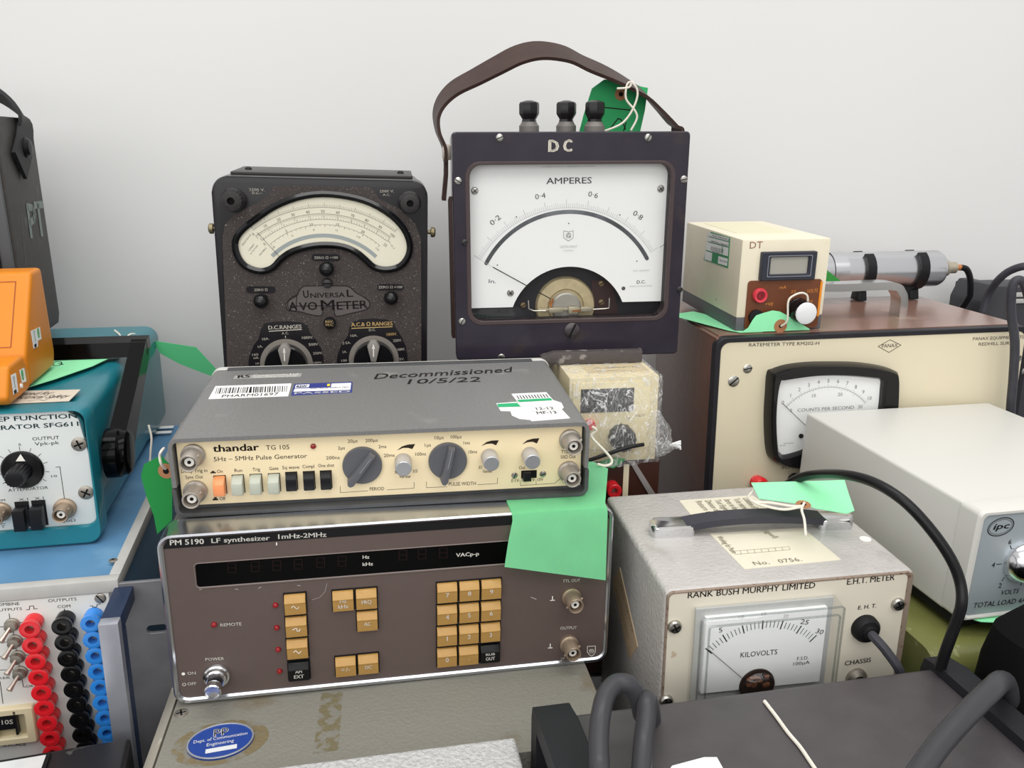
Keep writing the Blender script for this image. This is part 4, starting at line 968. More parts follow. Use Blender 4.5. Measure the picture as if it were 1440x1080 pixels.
for p, rp in (((205, 222), 60), ((1103, 234), 54)):
    u, v = FP.uv(c(*p), .004); r = scale_of(FP, c(*p)) * rp / 3.6
    o = MB().lathe(FP, u, v, [(r * 1.05, -.001), (r * 1.05, .0015), (r * .8, .0025), (r * .8, .004)], 28).build('terminal', bak, th)
    MB().lathe(FP, u, v, [(r * .92, .004), (r * .9, .011), (r * .55, .0125), (r * .34, .0125), (r * .32, .008)], 36, capb=False, flute=.93).build('terminal_nut', mat('dusty_black', '#343132', .6, var=(300, .2)), o)
    MB().lathe(FP, u, v, [(r * .33, .0085), (r * .33, .009)], 14).build('socket_hole', dark, o)
for p, rp in (((683, 566), 38), ((352, 728), 38), ((1008, 712), 36)):
    u, v = FP.uv(c(*p), .004); r = scale_of(FP, c(*p)) * rp / 3.6
    MB().lathe(FP, u, v, [(r * .7, 0), (r * .72, .003), (r, .005), (r * 1.02, .008), (r * .85, .0115), (r * .5, .0135), (r * .1, .0142)], 26).build('zero_knob', MATS['gloss_surround'], th)
screw(th, FP, c(685, 640), .0042, ang=2, m=mat('black_screw', '#3a3839', .35, .4), proud=.003)
u, v = FP.uv(c(697, 846), .004); o = MB().lathe(FP, u, v, [(.0052, 0), (.0052, .004), (.0044, .0055), (.001, .006)], 26).build('reverse_button', MATS['gloss_surround'], th)
b = MB(); b.ptext(FP, 'REV.', c(676, 843), c(716, 842), 3.2, .0064, .02); b.ptext(FP, 'M.C', c(678, 859), c(714, 858), 3.2, .0064, .02); b.build('button_lettering', gold, o)
for fr, p in ((th.L, (292, 299)), (th.Rt, (603, 302))):
    zz = (h * .785); MB().lathe(fr, (d - .014) if fr is th.L else .014, zz, [(.0018, 0), (.0018, .003), (.0044, .0035), (.0044, .0062), (.003, .0072)], 16).build('side_terminal', mat('old_brass', '#8a7f62', .4, .7), th)
AVO = th

# ================================================================== LARGE DC AMMETER
th = Thing('portable_ammeter', 'large black portable ammeter with white square dial and leather strap', 'meter', (-.0477, .697, -.1795), 6.42, -1.59, -.51, (.1946, .1877, .115))
F, T = th.F, th.T; w, h, d = th.w, th.h, th.d
ca, cb = crop(590, 50, 3.6), crop(610, 250, 3.6)
eb_ = mat('ebonite', '#322d37', .2, coat=.35, var=(40, .12), dirt=(30, '#3a3436', .62, .1))
wu0, wv1 = F.uv(ca(252, 655)); wu1, _ = F.uv(ca(1278, 655)); wv0 = F.uv(cb(700, 714))[1]
MB().ring(F, rrect(0, w, 0, h, .0035, 6), rrect(wu0, wu1, wv0, wv1, .010, 6), -.012, 0, .0012).build('front_frame', eb_, th)
MB().ring(F, rrect(wu0 - .0035, wu1 + .0035, wv0 - .0035, wv1 + .0025, .012, 6), rrect(wu0, wu1, wv0, wv1, .010, 6), -.0115, .0006, .0005).build('window_lip', mat('brown_lip', '#4a3f3f', .4), th)
bk_ = MB(); bk_.ring(F, rrect(.003, w - .003, .003, h - .003, .006, 6), rrect(.012, w - .012, .012, h - .012, .006, 6), -d, -.012); bk_.box(F, .011, w - .011, .011, h - .011, -d, -d + .006); bk_.build('rear_case', eb_, th)
DP = F.sub(-.011); MB().box(F, .008, w - .008, .008, h - .008, -.030, -.026).build('inner_back', mat('inner_grey', '#2c2c31', .5), th)
wd_ = mat('white_dial', '#eeefee', .45)
mc = Vector(DP.uv(cb(672, 655))); la = Vector(DP.uv(cb(400, 655))); ra_ = Vector(DP.uv(cb(955, 629))); tp = Vector(DP.uv(cb(682, 450)))
oo, rr_, t0, t1 = arc_fit(DP, cb(400, 655), cb(682, 450), cb(955, 629))
if t1 > t0: t1 -= 360
arc = [(oo.x + rr_ * math.cos(R(t0 + (t1 - t0) * i / 26)), oo.y + rr_ * math.sin(R(t0 + (t1 - t0) * i / 26))) for i in range(27)]
dl_ = [(wu0 - .003, wv1 + .003), (wu0 - .003, la.y)] + arc + [(wu1 + .003, ra_.y), (wu1 + .003, wv1 + .003)]
dial_ = MB().poly(DP, dl_, -.0008, 0).build('dial_plate', wd_, th)
MB().flat(F, rrect(wu0, wu1, wv0, wv1, .010, 6), -.0035).build('window_glass', glass, th)
b = MB(); dr = scale_of(DP, cb(672, 400)) / 3.6
A0 = Vector(DP.uv(cb(680, 648)))
oo, r0, t0, t1 = arc_fit(DP, cb(232, 408), cb(688, 143), cb(1105, 372))
oo2, r2, s0, s1 = arc_fit(DP, cb(266, 432), cb(690, 172), cb(1079, 408))
P = lambda t, r: (oo.x + r * math.cos(R(t)), oo.y + r * math.sin(R(t)))
b.line(DP, [P(t0 + (t1 - t0) * i / 50, r0 - 8 * dr) for i in range(51)], .00022)
for i in range(101):
    t = t0 + (t1 - t0) * i / 100; L = 20 * dr if i % 10 else 40 * dr
    if i % 5 == 0 and i % 10: L = 27 * dr
    b.line(DP, [P(t, r0 - 8 * dr), P(t, r0 - 8 * dr + L)], .00022 if i % 10 else .0003)
b.build('scale_marks', mat('light_grey_print', '#a3a5a6', .6), dial_)
b = MB()
b.ptext(DP, 'AMPERES', ca(642, 752), ca(871, 748), 8.6, .0002, .012)
for s_, p0, p1 in (('0·2', (296, 243), (342, 205)), ('0·4', (515, 110), (567, 101)), ('0·6', (780, 93), (828, 104)), ('0·8', (1005, 185), (1048, 216))): b.ptext(DP, s_, cb(*p0), cb(*p1), 7.2, .0002, -.004)
b.ptext(DP, 'In.', cb(278, 532), cb(315, 534), 5.2, .0002); b.ptext(DP, 'D.C.', cb(1028, 536), cb(1072, 534), 4.4, .0002, .01)
u, v = DP.uv(cb(960, 560)); b.flat(DP, circ(u, v, 10 * dr, 16), .0002)
for q in ([(-24, -26), (0, -20), (24, -26), (24, 10), (0, 26), (-24, 10), (-24, -26)],): b.pline(DP, [cb(682 + x, 294 + y) for x, y in q], .5, .0002)
u, v = DP.uv(cb(682, 292)); b.line(DP, circ(u, v, 12 * dr, 20), .0003, .0002, True); b.line(DP, [(u - 9 * dr, v - 9 * dr), (u, v + 12 * dr), (u + 9 * dr, v - 9 * dr), (u - 9 * dr, v + 2 * dr)], .0003, .0002)
b.pline(DP, [cb(1145, 352), cb(1166, 338)], .6, .0002)
for p in ((683, 231), (322, 442), (1028, 422), (418, 198), (942, 188)):
    u, v = DP.uv(cb(*p)); b.flat(DP, circ(u, v, 3.4 * dr, 10), .0002)
b.build('dial_lettering', mat('dial_black', '#4a4a4a', .6), dial_); b = MB()
b.ptext(DP, 'INT SHUNT', cb(1010, 476), cb(1092, 473), 2.4, .0002); b.ptext(DP, 'MADE IN ENGLAND', cb(990, 554), cb(1106, 550), 2, .0002); b.ptext(DP, 'INSTRUMENT', cb(640, 356), cb(727, 354), 3.4, .0002); b.ptext(DP, 'LONDON', cb(657, 373), cb(706, 372), 2.2, .0002)
b.ptext(DP, 'CALIBRATED IN A HORIZONTAL POSITION', ca(620, 668), ca(888, 665), 1.8, .0002)
b.build('small_lettering', mat('faint_print', '#b9bab9', .6), dial_)
b = MB(); Q = lambda t, r: (oo2.x + r * math.cos(R(t)), oo2.y + r * math.sin(R(t)))
hw_ = 10 * dr
up_ = [Q(s0 + (s1 - s0) * i / 40, r2 + hw_) for i in range(41)]; dn = [Q(s0 + (s1 - s0) * i / 40, r2 - hw_) for i in range(41)]
MB_ = b
for i in range(40): b.flat(DP, [up_[i], up_[i + 1], dn[i + 1], dn[i]], .00015)
for q in (up_[0], up_[-1]): pass
for t in (s0, s1): b.flat(DP, circ(*Q(t, r2), hw_, 14), .00018)
b.build('mirror_arc', mat('mirror_arc', '#9a9ea4', .12, 1., var=(60, .3)), dial_)
b = MB(); b.pline(DP, [cb(300, 453), cb(590, 612)], 1.4, .006); b.build('needle', ink, th)
b = MB(); b.pline(DP, [cb(205, 398), cb(300, 453)], .5, .006); b.build('needle_tip', mat('needle_grey', '#b5b5b5', .5), th)
for p in ((208, 65), (1148, 55), (388, 582)): screw(th, DP, cb(*p), .0030, kind='cross', m=steel, ang=40, name='dial_screw')
# movement behind the cut-out
MV = F.sub(-.024); mu, mv = MV.uv(cb(665, 650)); k_ = scale_of(MV, cb(665, 650)) / 3.6
br_ = mat('movement_cream', '#b9aa86', .5, .2, var=(150, .12)); 
mo = MB().lathe(MV, mu, mv, [(150 * k_, -.002), (150 * k_, 0), (142 * k_, .003), (92 * k_, .004), (86 * k_, .002)], 44).build('movement_ring', br_, th)
MB().lathe(MV, mu, mv, [(74 * k_, .001), (74 * k_, .0045), (66 * k_, .0055), (8 * k_, .0055)], 36).build('magnet_core', mat('core_grey', '#a8a59c', .4, .5), mo)
def bx(x0, y0, x1, y1, w0, w1, m, name, bev=.0003):
    a1, a2 = MV.uv(cb(x0, y1)), MV.uv(cb(x1, y0)); MB().box(MV, a1[0], a2[0], a1[1], a2[1], w0, w1, bev).build(name, m, mo)
ms_ = mat('movement_metal', '#bdb49c', .35, .7)
bx(522, 648, 800, 668, .006, .0075, ms_, 'bridge'); bx(575, 645, 645, 672, .0075, .010, ms_, 'bridge_block'); bx(735, 642, 790, 668, .0075, .009, ms_, 'bridge_block'); bx(672, 640, 720, 676, .0075, .011, ms_, 'bridge_block')
bx(690, 655, 728, 664, .011, .0114, mat('copper', '#b8743c', .35, .8), 'spring_mark', 0)
b = MB(); b.tube([MV.pt(*MV.uv(cb(x, y)), .009) for x, y in ((472, 610), (474, 652), (500, 662), (560, 662))], .0005, 6); b.tube([MV.pt(*MV.uv(cb(x, y)), .009) for x, y in ((878, 598), (876, 648), (850, 652), (795, 655))], .0005, 6); b.build('hook_wire', mat('bright_wire', '#d8d4c8', .3, .8), mo)
b = MB(); u, v = MV.uv(cb(588, 615)); pts = [MV.pt(u + .0022 * math.cos(i * .9) * (1 - i / 40), v + .003 * math.sin(i * .9 + i * .1) - i * .00012, .008 + .0002 * (i % 3)) for i in range(28)]; b.tube(pts, .0003, 5); b.build('hair_spring', MATS['copper'], mo)
for p in ((452, 645), (848, 630), (848, 535)): screw(th, MV.sub(-.0015), cb(*p), .0028, m=mat('brassy', '#8e7b5c', .4, .7), name='movement_screw')
MB().poly(MV, [MV.uv(cb(*z)) for z in ((800, 520), (905, 520), (935, 690), (800, 690))], -.0018, -.001).build('movement_plate', mat('reddish_plate', '#3d2c2b', .5), mo)
for p, r, a_ in ((ca(405, 517), .0030, 20), (ca(1157, 517), .0030, 60), (ca(195, 736), .0030, 150), (ca(1338, 728), .0030, 10), (cb(143, 728), .0030, 60), (cb(342, 908), .0030, 150), (cb(1038, 878), .0030, 40)): screw(th, F, p, r, ang=a_)
screw(th, F, cb(1245, 566), .0026, m=MATS['black_screw']); screw(th, F, ca(228, 1048), .0026, m=MATS['black_screw']); screw(th, F, cb(699, 772), .0068, ang=65, m=mat('dark_screw', '#4a4547', .35, .5), proud=.0022, name='zero_adjuster')
b = MB(); b.ptext(F, 'D', ca(655, 589), ca(702, 589), 16, .0002, .06); b.ptext(F, 'C', ca(730, 587), ca(769, 587), 16, .0002, .06); b.build('painted_letters', mat('cream_paint', '#dcd6c8', .6), th)
tb = mat('terminal_black', '#1b191b', .35, coat=.2)
TT = Fr(th, (0, 0, h), (1, 0, 0), (0, 1, 0), (0, 0, 1))
for p, yy_ in (((744, 168), .045), ((796, 167), .045), ((836, 170), .028)):
    l = th.loc(aty(p[0], 183, .74)); sc_ = 1.0
    q = Fr(th, (0, yy_, 0), (1, 0, 0), (0, 0, 1), (0, -1, 0)).uv((p[0], 180))
    s_ = .0085 if yy_ > .04 else .0082
    o = MB().lathe(TT, q[0], yy_, [(.0085, -.003), (.0085, .004), (.0072, .0055), (.0062, .0075)], 24).build('terminal', mat('terminal_base', '#6f6b66', .45), th)
    L = []
    MB().lathe(TT, q[0], yy_, [(.0062, .0075), (.0058, .0095), (s_ * .98, .0135), (s_, .0145), (s_, .0215), (s_ * .9, .023), (s_ * .3, .0245)], 8).build('terminal_knob', tb, o)
# leather strap
lea = mat('brown_leather', '#3b2a25', .45, bump=(400, .3), var=(60, .15))
ST = Fr(th, (0, .045, 0), (1, 0, 0), (0, 0, 1), (0, -1, 0))
sp = [(626, 228), (625, 208), (616, 185), (614, 162), (622, 142), (640, 124), (670, 108), (700, 92), (730, 77), (760, 71), (795, 76), (825, 90), (855, 103), (880, 116), (905, 132), (925, 152), (945, 174)]
P3 = [ST.pt(*ST.uv(p)) for p in sp] + [Vector((w + .0025, .045, h + .001)), Vector((w + .0032, .045, h - .012)), Vector((w + .003, .045, h - .03))]
def sd(t): return (0.0 - .25 * math.sin(t * 3.1), 1, -.15 + .75 * math.sin(t * math.pi))
so = MB().ribbon(smooth(P3, 5), sd, lambda t: .024 + .003 * math.sin(t * math.pi), .0028).build('strap', lea, th)
MB().ribbon([ST.pt(*ST.uv(p)) for p in ((627, 212), (627, 245), (624, 281))], (0, 1, 0), .016, .0035).build('strap_tail', lea, th)
xl = ST.uv((628, 214)); MB().box(ST, xl[0] - .0035, xl[0] + .0035, xl[1] - .006, xl[1] + .006, -.011, .011, .001).build('strap_keeper', nickel, th)
b = MB(); ls = Fr(th, (0, 0, 0), (0, 1, 0), (0, 0, 1), (-1, 0, 0)); b.poly(ls, [(.03, .012), (.055, .008), (.06, .13), (.035, .135)], -.004, .002, .0008); b.build('side_strap', lea, th)
for x in (.03, w - .03):
    for y in (.02, d - .02): MB().lathe(Fr(th, (0, 0, 0), (1, 0, 0), (0, -1, 0), (0, 0, -1)), x, -y, [(.007, -.002), (.007, .0)], 14)
AMP = th
# green tag on the strap
fr = Fr(th, (0, .058, 0), (1, 0, 0), (0, 0, 1), (0, -1, 0)); f0 = Fr(th, (0, .030, 0), (1, 0, 0), (0, 0, 1), (0, -1, 0))
s1_ = [f0.pt(*f0.uv(ca(*p))) for p in ((1000, 268), (1060, 262), (1070, 235), (1050, 250), (1045, 320), (1090, 380), (1100, 420), (1070, 480))]
s2_ = [f0.pt(*f0.uv(ca(*p))) for p in ((1070, 230), (1100, 270), (1100, 320), (1070, 390), (1030, 440), (985, 465), (930, 485))]
card('paper_tag', 'green card tag tied with string to the leather strap of the large ammeter', fr,
     [ca(*p) for p in ((803, 505), (832, 395), (872, 268), (935, 222), (1060, 232), (1120, 258), (1156, 265), (1140, 380), (1112, 505))], mat('green_card_shaded', '#2aa862', .7), ey=[ca(1018, 297)],
     lines=[[ca(900, 360), ca(1065, 377)], [ca(960, 478), ca(1005, 420), ca(1020, 425), ca(1042, 470), ca(1032, 480)], [ca(1045, 440), ca(1035, 478)]], strings=[s1_, s2_], lw=1.6)

# ================================================================== FILM-WRAPPED METER, its support and pad
frt = aty(927, 527, .656)
yw = 8; th = Thing('wrapped_meter', 'cream digital meter wrapped in clear plastic film, under the large ammeter', 'meter', (.046, .6465, -.2535), yw, 0, 0, (.0745, .0728, .12))
F, T = th.F, th.T; w, h, d = th.w, th.h, th.d; cc = crop(740, 480, 4)
wm = mat('aged_cream', '#d9cca6', .5, var=(50, .06), dirt=(60, '#b8a57c', .62, .08))
MB().box(F, 0, w, 0, h, -d, 0, .0015).build('case', wm, th)
pa, pb2 = F.uv(cc(205, 615)), F.uv(cc(700, 220))
MB().box(F, max(pa[0], .003), min(pb2[0], w - .003), max(pa[1], .003), pb2[1], 0, .001, .0002).build('front_panel', mat('aged_cream_panel', '#e2d5ac', .5), th)
a1, a2 = F.uv(cc(303, 400)), F.uv(cc(605, 258)); MB().box(F, a1[0], a2[0], a1[1], a2[1], .001, .002, .0003).build('display', matblack, th)
u, v = F.uv(cc(530, 530)); MB().lathe(F, u, v, [(.011, .001), (.0105, .012), (.009, .013)], 24, flute=.93).build('range_knob', black, th)
uk, vk = F.uv(cc(355, 460)); MB().lathe(F, max(uk, .006), vk, [(.004, 0), (.004, .006), (.0035, .007)], 16).build('red_terminal', redplastic, th)
b = MB(); b.ptext(F, 'VOLTS', cc(612, 425), cc(665, 422), 3, .0012); b.ptext(F, '25', cc(565, 440), cc(585, 438), 2.6, .0012); b.build('printed_lettering', inkgrey, th)
lb = MB(); q = [(w * .25, d * .10), (w * .95, d * .10), (w * .92, d * .38), (w * .22, d * .38)]; lb.poly(T, q, 0, .0003); o = lb.build('paper_label', mat('old_label', '#cbb98d', .6), th)
b = MB(); b.text(T, '421188442-01133', w * .35, d * .22, .0026, w * .5, 0, .0004); b.text(T, 'EQUIPMENT No.', w * .35, d * .14, .0018, w * .35, 0, .0004); b.build('label_text', inkgrey, o)
# crinkled film
wm_ = wrapmat('clinging_film'); random.seed(11)
bm_ = MB(); nx, nz, ny = 26, 20, 16
def filmgrid(fr, U0, U1, V0, V1, nu, nvv, off, amp):
    g = [[bm_.nv(fr.pt(U0 + (U1 - U0) * i / nu, V0 + (V1 - V0) * j / nvv, off + random.uniform(0, amp))) for j in range(nvv + 1)] for i in range(nu + 1)]
    for i in range(nu):
        for j in range(nvv): bm_.face([g[i][j], g[i + 1][j], g[i + 1][j + 1], g[i][j + 1]])
g = []
for i in range(45):          # draped over the front: tight at the edges, tented over the knob
    row = []
    for j in range(37):
        x, y = -.001 + (w + .003) * i / 44, -.001 + (h + .002) * j / 36
        kx, ky = (x - w * .5) / (w * .5), (y - h * .38) / (h * .55)
        off = .0022 + .0125 * max(0, 1 - (kx * kx + ky * ky)) ** .8
        if (x - u) ** 2 + (y - v) ** 2 < .012 ** 2: off = max(off, .0140)
        row.append(bm_.nv(F.pt(x, y, off + random.uniform(0, .0018))))
    g.append(row)
for i in range(44):
    for j in range(36): bm_.face([g[i][j], g[i + 1][j], g[i + 1][j + 1], g[i][j + 1]])
filmgrid(T, -.001, w + .001, -.002, d, 26, 20, .0006, .0008); filmgrid(th.Rt, -.002, d, 0, h, 16, 20, .0006, .0010)
bm_.build('film_wrap', wm_, th, 180)
bm_ = MB()
pb_ = [F.uv(cc(x, y)) for x, y in ((735, 380), (790, 470), (805, 560), (845, 575), (800, 610), (745, 635), (690, 610), (675, 520), (700, 420))]
L = []
for k_, (sc_, ww) in enumerate(((1, -.004), (1.0, .004), (.85, .010), (.55, .015), (.2, .017))):
    mx = sum(p[0] for p in pb_) / len(pb_); my = sum(p[1] for p in pb_) / len(pb_); L.append([F.pt(mx + (p[0] - mx) * sc_ + random.uniform(-.0012, .0012), my + (p[1] - my) * sc_ + random.uniform(-.0012, .0012), ww + random.uniform(-.002, .002)) for p in smooth([(q[0], q[1], 0) for q in pb_], 3, True)])
bm_.loft(L); bm_.build('film_gather', wm_, th, 180)
u, v = F.uv(cc(842, 578)); b = MB()
for i in range(5): b.tube(smooth([F.pt(u - .006, v, .002), F.pt(u - .002 + .001 * i, v + .002 - .001 * i, .003), F.pt(u + .003, v + .0035 - .0018 * i, .003 + .001 * (i % 2))], 3), .0009, 6)
b.build('film_knot', mat('white_film', '#e8e8e8', .4), th)
WR = th
# pad
th0 = Thing('leather_pad', 'worn dark leather pad lying on the film-wrapped meter, against the ammeter foot', 'pad', (.024, .6835, -.1795), 7.5, dims=(.086, .010, .012))
MB().poly(th0.F, [(.004, 0), (.088, 0), (.088, .0105), (.012, .0105), (.0, .007)], -.0085, 0, .001).build('pad', mat('worn_leather', '#4a4342', .55, bump=(300, .6), dirt=(90, '#86807c', .58, .1)), th0)
for l in (): pass

th = Thing('brown_panel_instrument', 'instrument with brown panel and red socket, beneath the film-wrapped meter', 'instrument', (.047, .647, BZ), 8, 0, 0, (.078, .2055, .13))
F, T = th.F, th.T
MB().box(F, 0, th.w, .004, th.h, -th.d, 0, .001).build('case', mat('dark_brown_panel', '#3a1f18', .35), th)
u, v = F.uv((880, 660)); MB().box(F, u - .0022, u + .0026, .01, th.h - .002, 0, .0012, .0003).build('cream_strip', mat('cream_strip', '#d8cdb0', .5), th)
o = sock(F, (860, 684), redplastic, .0058)
fr = Fr(th, (th.w, 0, 0), (0, 1, 0), (0, 0, 1), (1, 0, 0))
uq = F.uvs([(884, 648), (892, 648), (921, 694), (911, 694)]); MB().poly(F, uq, -.001, .0016, .0004).build('side_rail', mat('rail_grey', '#8d8785', .45), th)
ft = Fr(th, (0, 0, th.h + .0001), (1, 0, 0), (0, 1, 0), (0, 0, 1))
card('paper_tag', 'small shaded green card corner poking out beneath the film-wrapped meter', Fr(th, (0, -.006, 0), (1, 0, 0), (0, 0, 1), (0, -1, 0)), [cc(*z) for z in ((400, 692), (440, 668), (500, 655), (560, 660), (535, 685), (490, 714), (452, 706))], mat('green_card_shaded_low', '#189a50', .7))  # shade under the meter is mixed into this card's green

# ================================================================== RATEMETER
th = Thing('ratemeter', 'large brown ratemeter with cream panel, chrome handle and curved dial', 'instrument', (.1830, .7205, BZ), 8.05, .48, -.61, (.3066, .2957, .176))
th.o.location = th.o.location
F, T = th.F, th.T; w, h, d = th.w, th.h, th.d
# put the front top edge where it belongs
dz = (-.1649) - (th.M @ Vector((0, 0, h))).z
cq, c3_ = crop(960, 440, 4.153), crop(930, 280, 2.824)
brown = mat('brown_hammer', '#6b4434', .38, crough=.22, coat=1., bump=(260, .35, .001), var=(30, .1)); 
MB().box(F, .002, w - .002, .002, h - .001, -d, -.004, .003).build('case', brown, th)
MB().box(T, .006, w - .006, .010, d - .004, -.001, .0003, 0).build('top_sheen_plate', mat('brown_top_sheen', '#8a6657', .38, crough=.22, coat=1., bump=(260, .3, .001), var=(18, .10), dirt=(30, '#a08272', .6, .12)), th)  # same case paint, lightened: the wall's grazing reflection is put into this plate's colour
MB().ring(F, rrect(0, w, 0, h, .010, 7), rrect(.0052, w - .0052, .0052, h - .0046, .008, 7), -.008, .0012, .0008).build('rubber_rim', mat('rim_rubber', '#242328', .45, var=(80, .1)), th)
MB().poly(F, rrect(.005, w - .005, .005, h - .0044, .008, 7), -.004, 0).build('front_panel', mat('cream_enamel', '#d9cfb4', .35, coat=.15, var=(10, .02)), th)
mb_ = [(490, 345), (520, 325), (600, 300), (720, 285), (860, 282), (1000, 285), (1120, 300), (1200, 320), (1226, 345), (1228, 440), (1222, 560), (1212, 700), (1205, 800), (1185, 840), (1120, 870), (1000, 885), (860, 890), (720, 890), (590, 882), (535, 865), (495, 835), (478, 760), (472, 600), (480, 450)]
out_ = smooth(F.uvs([cq(*z) for z in mb_]), 3, True)
cen = sum(out_, Vector((0, 0))) / len(out_)
inner = [(578, 405), (600, 398), (680, 385), (770, 374), (860, 370), (960, 372), (1060, 380), (1130, 388), (1158, 396), (1156, 440), (1150, 520), (1140, 600), (1130, 700), (1120, 790), (1095, 810), (1030, 800), (860, 770), (760, 775), (690, 805), (600, 830), (575, 822), (562, 790), (553, 640), (560, 500)]
in_ = smooth(F.uvs([cq(*z) for z in inner], .008), 3, True)
# bezel loft: outer base, outer front, inner front, inner back
b = MB(); sc = lambda P, k: [cen + (p - cen) * k for p in P]
L = [[F.pt(p.x, p.y, ww) for p in P] for P, ww in ((out_, 0), (sc(out_, .995), .010), (sc(out_, .96), .014), (sc(in_, 1.06), .013), (in_, .0065), (in_, .002))]
b.loft(L, caps=(False, False)); b.build('meter_bezel', mat('meter_black', '#121113', .25, coat=.3), th)
DPm = F.sub(.0065); dp = MB().flat(DPm, [tuple(p) for p in in_], 0).build('dial_plate', wd_, th)
MB().flat(F, [tuple(p) for p in in_], .0115).build('meter_glass', glass, th)
b = MB(); o1, r1, t0, t1 = arc_fit(DPm, cq(606, 548), cq(862, 433), cq(1066, 525))
P = lambda t, r: (o1.x + r * math.cos(R(t)), o1.y + r * math.sin(R(t)))
b.line(DPm, [P(t0 + (t1 - t0) * i / 30, r1) for i in range(31)], .0003)
for i in range(51):
    t = t0 + (t1 - t0) * i / 50; b.line(DPm, [P(t, r1), P(t, r1 + (.0014 if i % 5 else .0028))], .0002)
for i in range(31):
    t = t0 + (t1 - t0) * i / 30; b.line(DPm, [P(t, r1), P(t, r1 - (.0012 if i % 5 else .0024))], .0002)
for i in range(11):
    t = t0 + (t1 - t0) * i / 10; p = P(t, r1 + .0052); b.text(DPm, str(i), p[0], p[1] - .001, .0034, None, 0, .0002, 0, 0, 'c')
for s_, k_ in (('0', 0), ('10', .33), ('20', .67), ('30', 1)):
    t = t0 + (t1 - t0) * k_; p = P(t, r1 - .0062); b.text(DPm, s_, p[0], p[1] - .001, .0032, None, 0, .0002, 0, 0, 'c')
b.ptext(DPm, 'COUNTS PER SECOND', cq(670, 578), cq(1000, 560), 4.4, .0002, -.004); b.ptext(DPm, 'MADE IN ENGLAND', cq(590, 766), cq(650, 762), 1.4, .0002); b.ptext(DPm, 'BS 89', cq(568, 778), cq(600, 777), 1.4, .0002)
b.build('dial_lettering', mat('dial_grey', '#77777a', .6), dp)
b = MB(); b.pline(DPm, [cq(585, 530), cq(715, 655), cq(860, 800)], .7, .002); b.build('needle', ink, th)
u, v = DPm.uv(cq(690, 718)); MB().lathe(DPm, u, v, [(.0022, 0), (.0022, .001)], 12).build('dial_stud', black, th)
b = MB()
b.ptext(F, 'RATEMETER TYPE RM202-H', cq(387, 197), cq(797, 186), 4.6, .0002, -.002); b.ptext(F, 'PANAX EQUIPMENT LTD.', c3_(1237, 561), c3_(1450, 553), 4.2, .0002); b.ptext(F, 'REDHILL SURREY', c3_(1260, 582), c3_(1418, 576), 4.2, .0002)
b.ptext(F, 'INT METER', cq(577, 914), cq(740, 907), 4.2, .0002)
b.pline(F, [cq(1142, 196), cq(1212, 157), cq(1275, 188), cq(1205, 231)], .7, .0002, True); b.ptext(F, 'PANAX', cq(1163, 204), cq(1256, 199), 5, .0002)
b.build('printed_lettering', mat('brown_ink', '#3d3630', .6), th)
screw(th, F, cq(297, 398), .0052, ang=40); screw(th, F, cq(378, 325), .0042, ang=10); screw(th, F, c3_(1443, 683), .0048, ang=60); screw(th, F, c3_(1417, 632), .0032, ang=60)
for p, m in ((cq(430, 985), redplastic), (cq(650, 972), black)):
    u, v = F.uv(p); o = MB().lathe(F, u, v, [(.0065, 0), (.0065, .001), (.005, .002), (.005, .004), (.0075, .0045), (.0078, .010), (.006, .013)], 22).build('terminal', m, th)
# chrome handle
fb = Vector(T.uv((1262, 444))); s_ = mat('chrome_handle', '#d9d7d4', .16, 1)
x1, y1 = fb.x, fb.y; x0 = x1 - .125; hh = .031
pts = [T.pt(x0, y1, 0), T.pt(x0, y1, hh * .6), T.pt(x0 + .012, y1, hh), T.pt((x0 + x1) / 2, y1, hh), T.pt(x1 - .014, y1, hh), T.pt(x1 - .003, y1, hh * .78), T.pt(x1, y1, hh * .5), T.pt(x1, y1, 0)]
MB().ribbon(smooth(pts, 6), (0, 1, 0), .018, .0075).build('carry_handle', s_, th)
RATE = th

# probe tube in clips, resting on the ratemeter
zax = .0235
th = Thing('probe_tube', 'polished aluminium cylinder probe in black clips on top of the ratemeter', 'probe', (0, 0, 0), 8.05, 0, -.61)
ty = Vector(T.uv((1290, 419))).y - .004
wl = lambda x, z: RATE.M @ T.pt(x, ty, z)
frt_ = Fr(RATE, (0, ty, h), (1, 0, 0), (0, 0, 1), (0, -1, 0))
e1 = Vector(frt_.uv((1319, 377))); e0 = Vector(frt_.uv((1168, 373))); rr_ = scale_of(frt_, (1240, 376)) * 23.5
e1.y = max(e1.y, rr_ + .006); zt_ = e1.y
place(th, RATE.M @ T.pt(e1.x, ty, zt_)); th.M = th.M
X = Fr(th, (0, 0, 0), (0, 1, 0), (0, 0, 1), (1, 0, 0)); X2 = Fr(th, (0, 0, 0), (0, 1, 0), (0, 0, 1), (1, 0, 0))
al = mat('polished_aluminium', '#d4d5d8', .24, .95)
ll = e1.x - e0.x + .065
MB().lathe(X, 0, 0, [(rr_ * .9, -ll), (rr_, -ll + .002), (rr_, -.004), (rr_ * .92, -.0005), (rr_ * .9, 0), (rr_ * .3, .0003)], 40).build('tube', al, th)
MB().lathe(X, 0, 0, [(rr_ * 1.04, -(e1.x - e0.x) - .004), (rr_ * 1.04, -(e1.x - e0.x) + .012)], 40, False, False).build('tube_collar', al, th)
k_ = scale_of(frt_, (1320, 377))
MB().lathe(X, 0, 0, [(rr_ * .36, 0), (rr_ * .36, .006), (rr_ * .46, .007), (rr_ * .46, .010), (rr_ * .32, .011), (rr_ * .32, .020), (rr_ * .2, .0215)], 20).build('connector', mat('tube_connector', '#b3aa98', .35, .6), th)
MB().lathe(X, 0, 0, [(rr_ * .17, .021), (rr_ * .17, .027)], 12).build('orange_sleeve', mat('orange_sleeve', '#b5713a', .5), th)
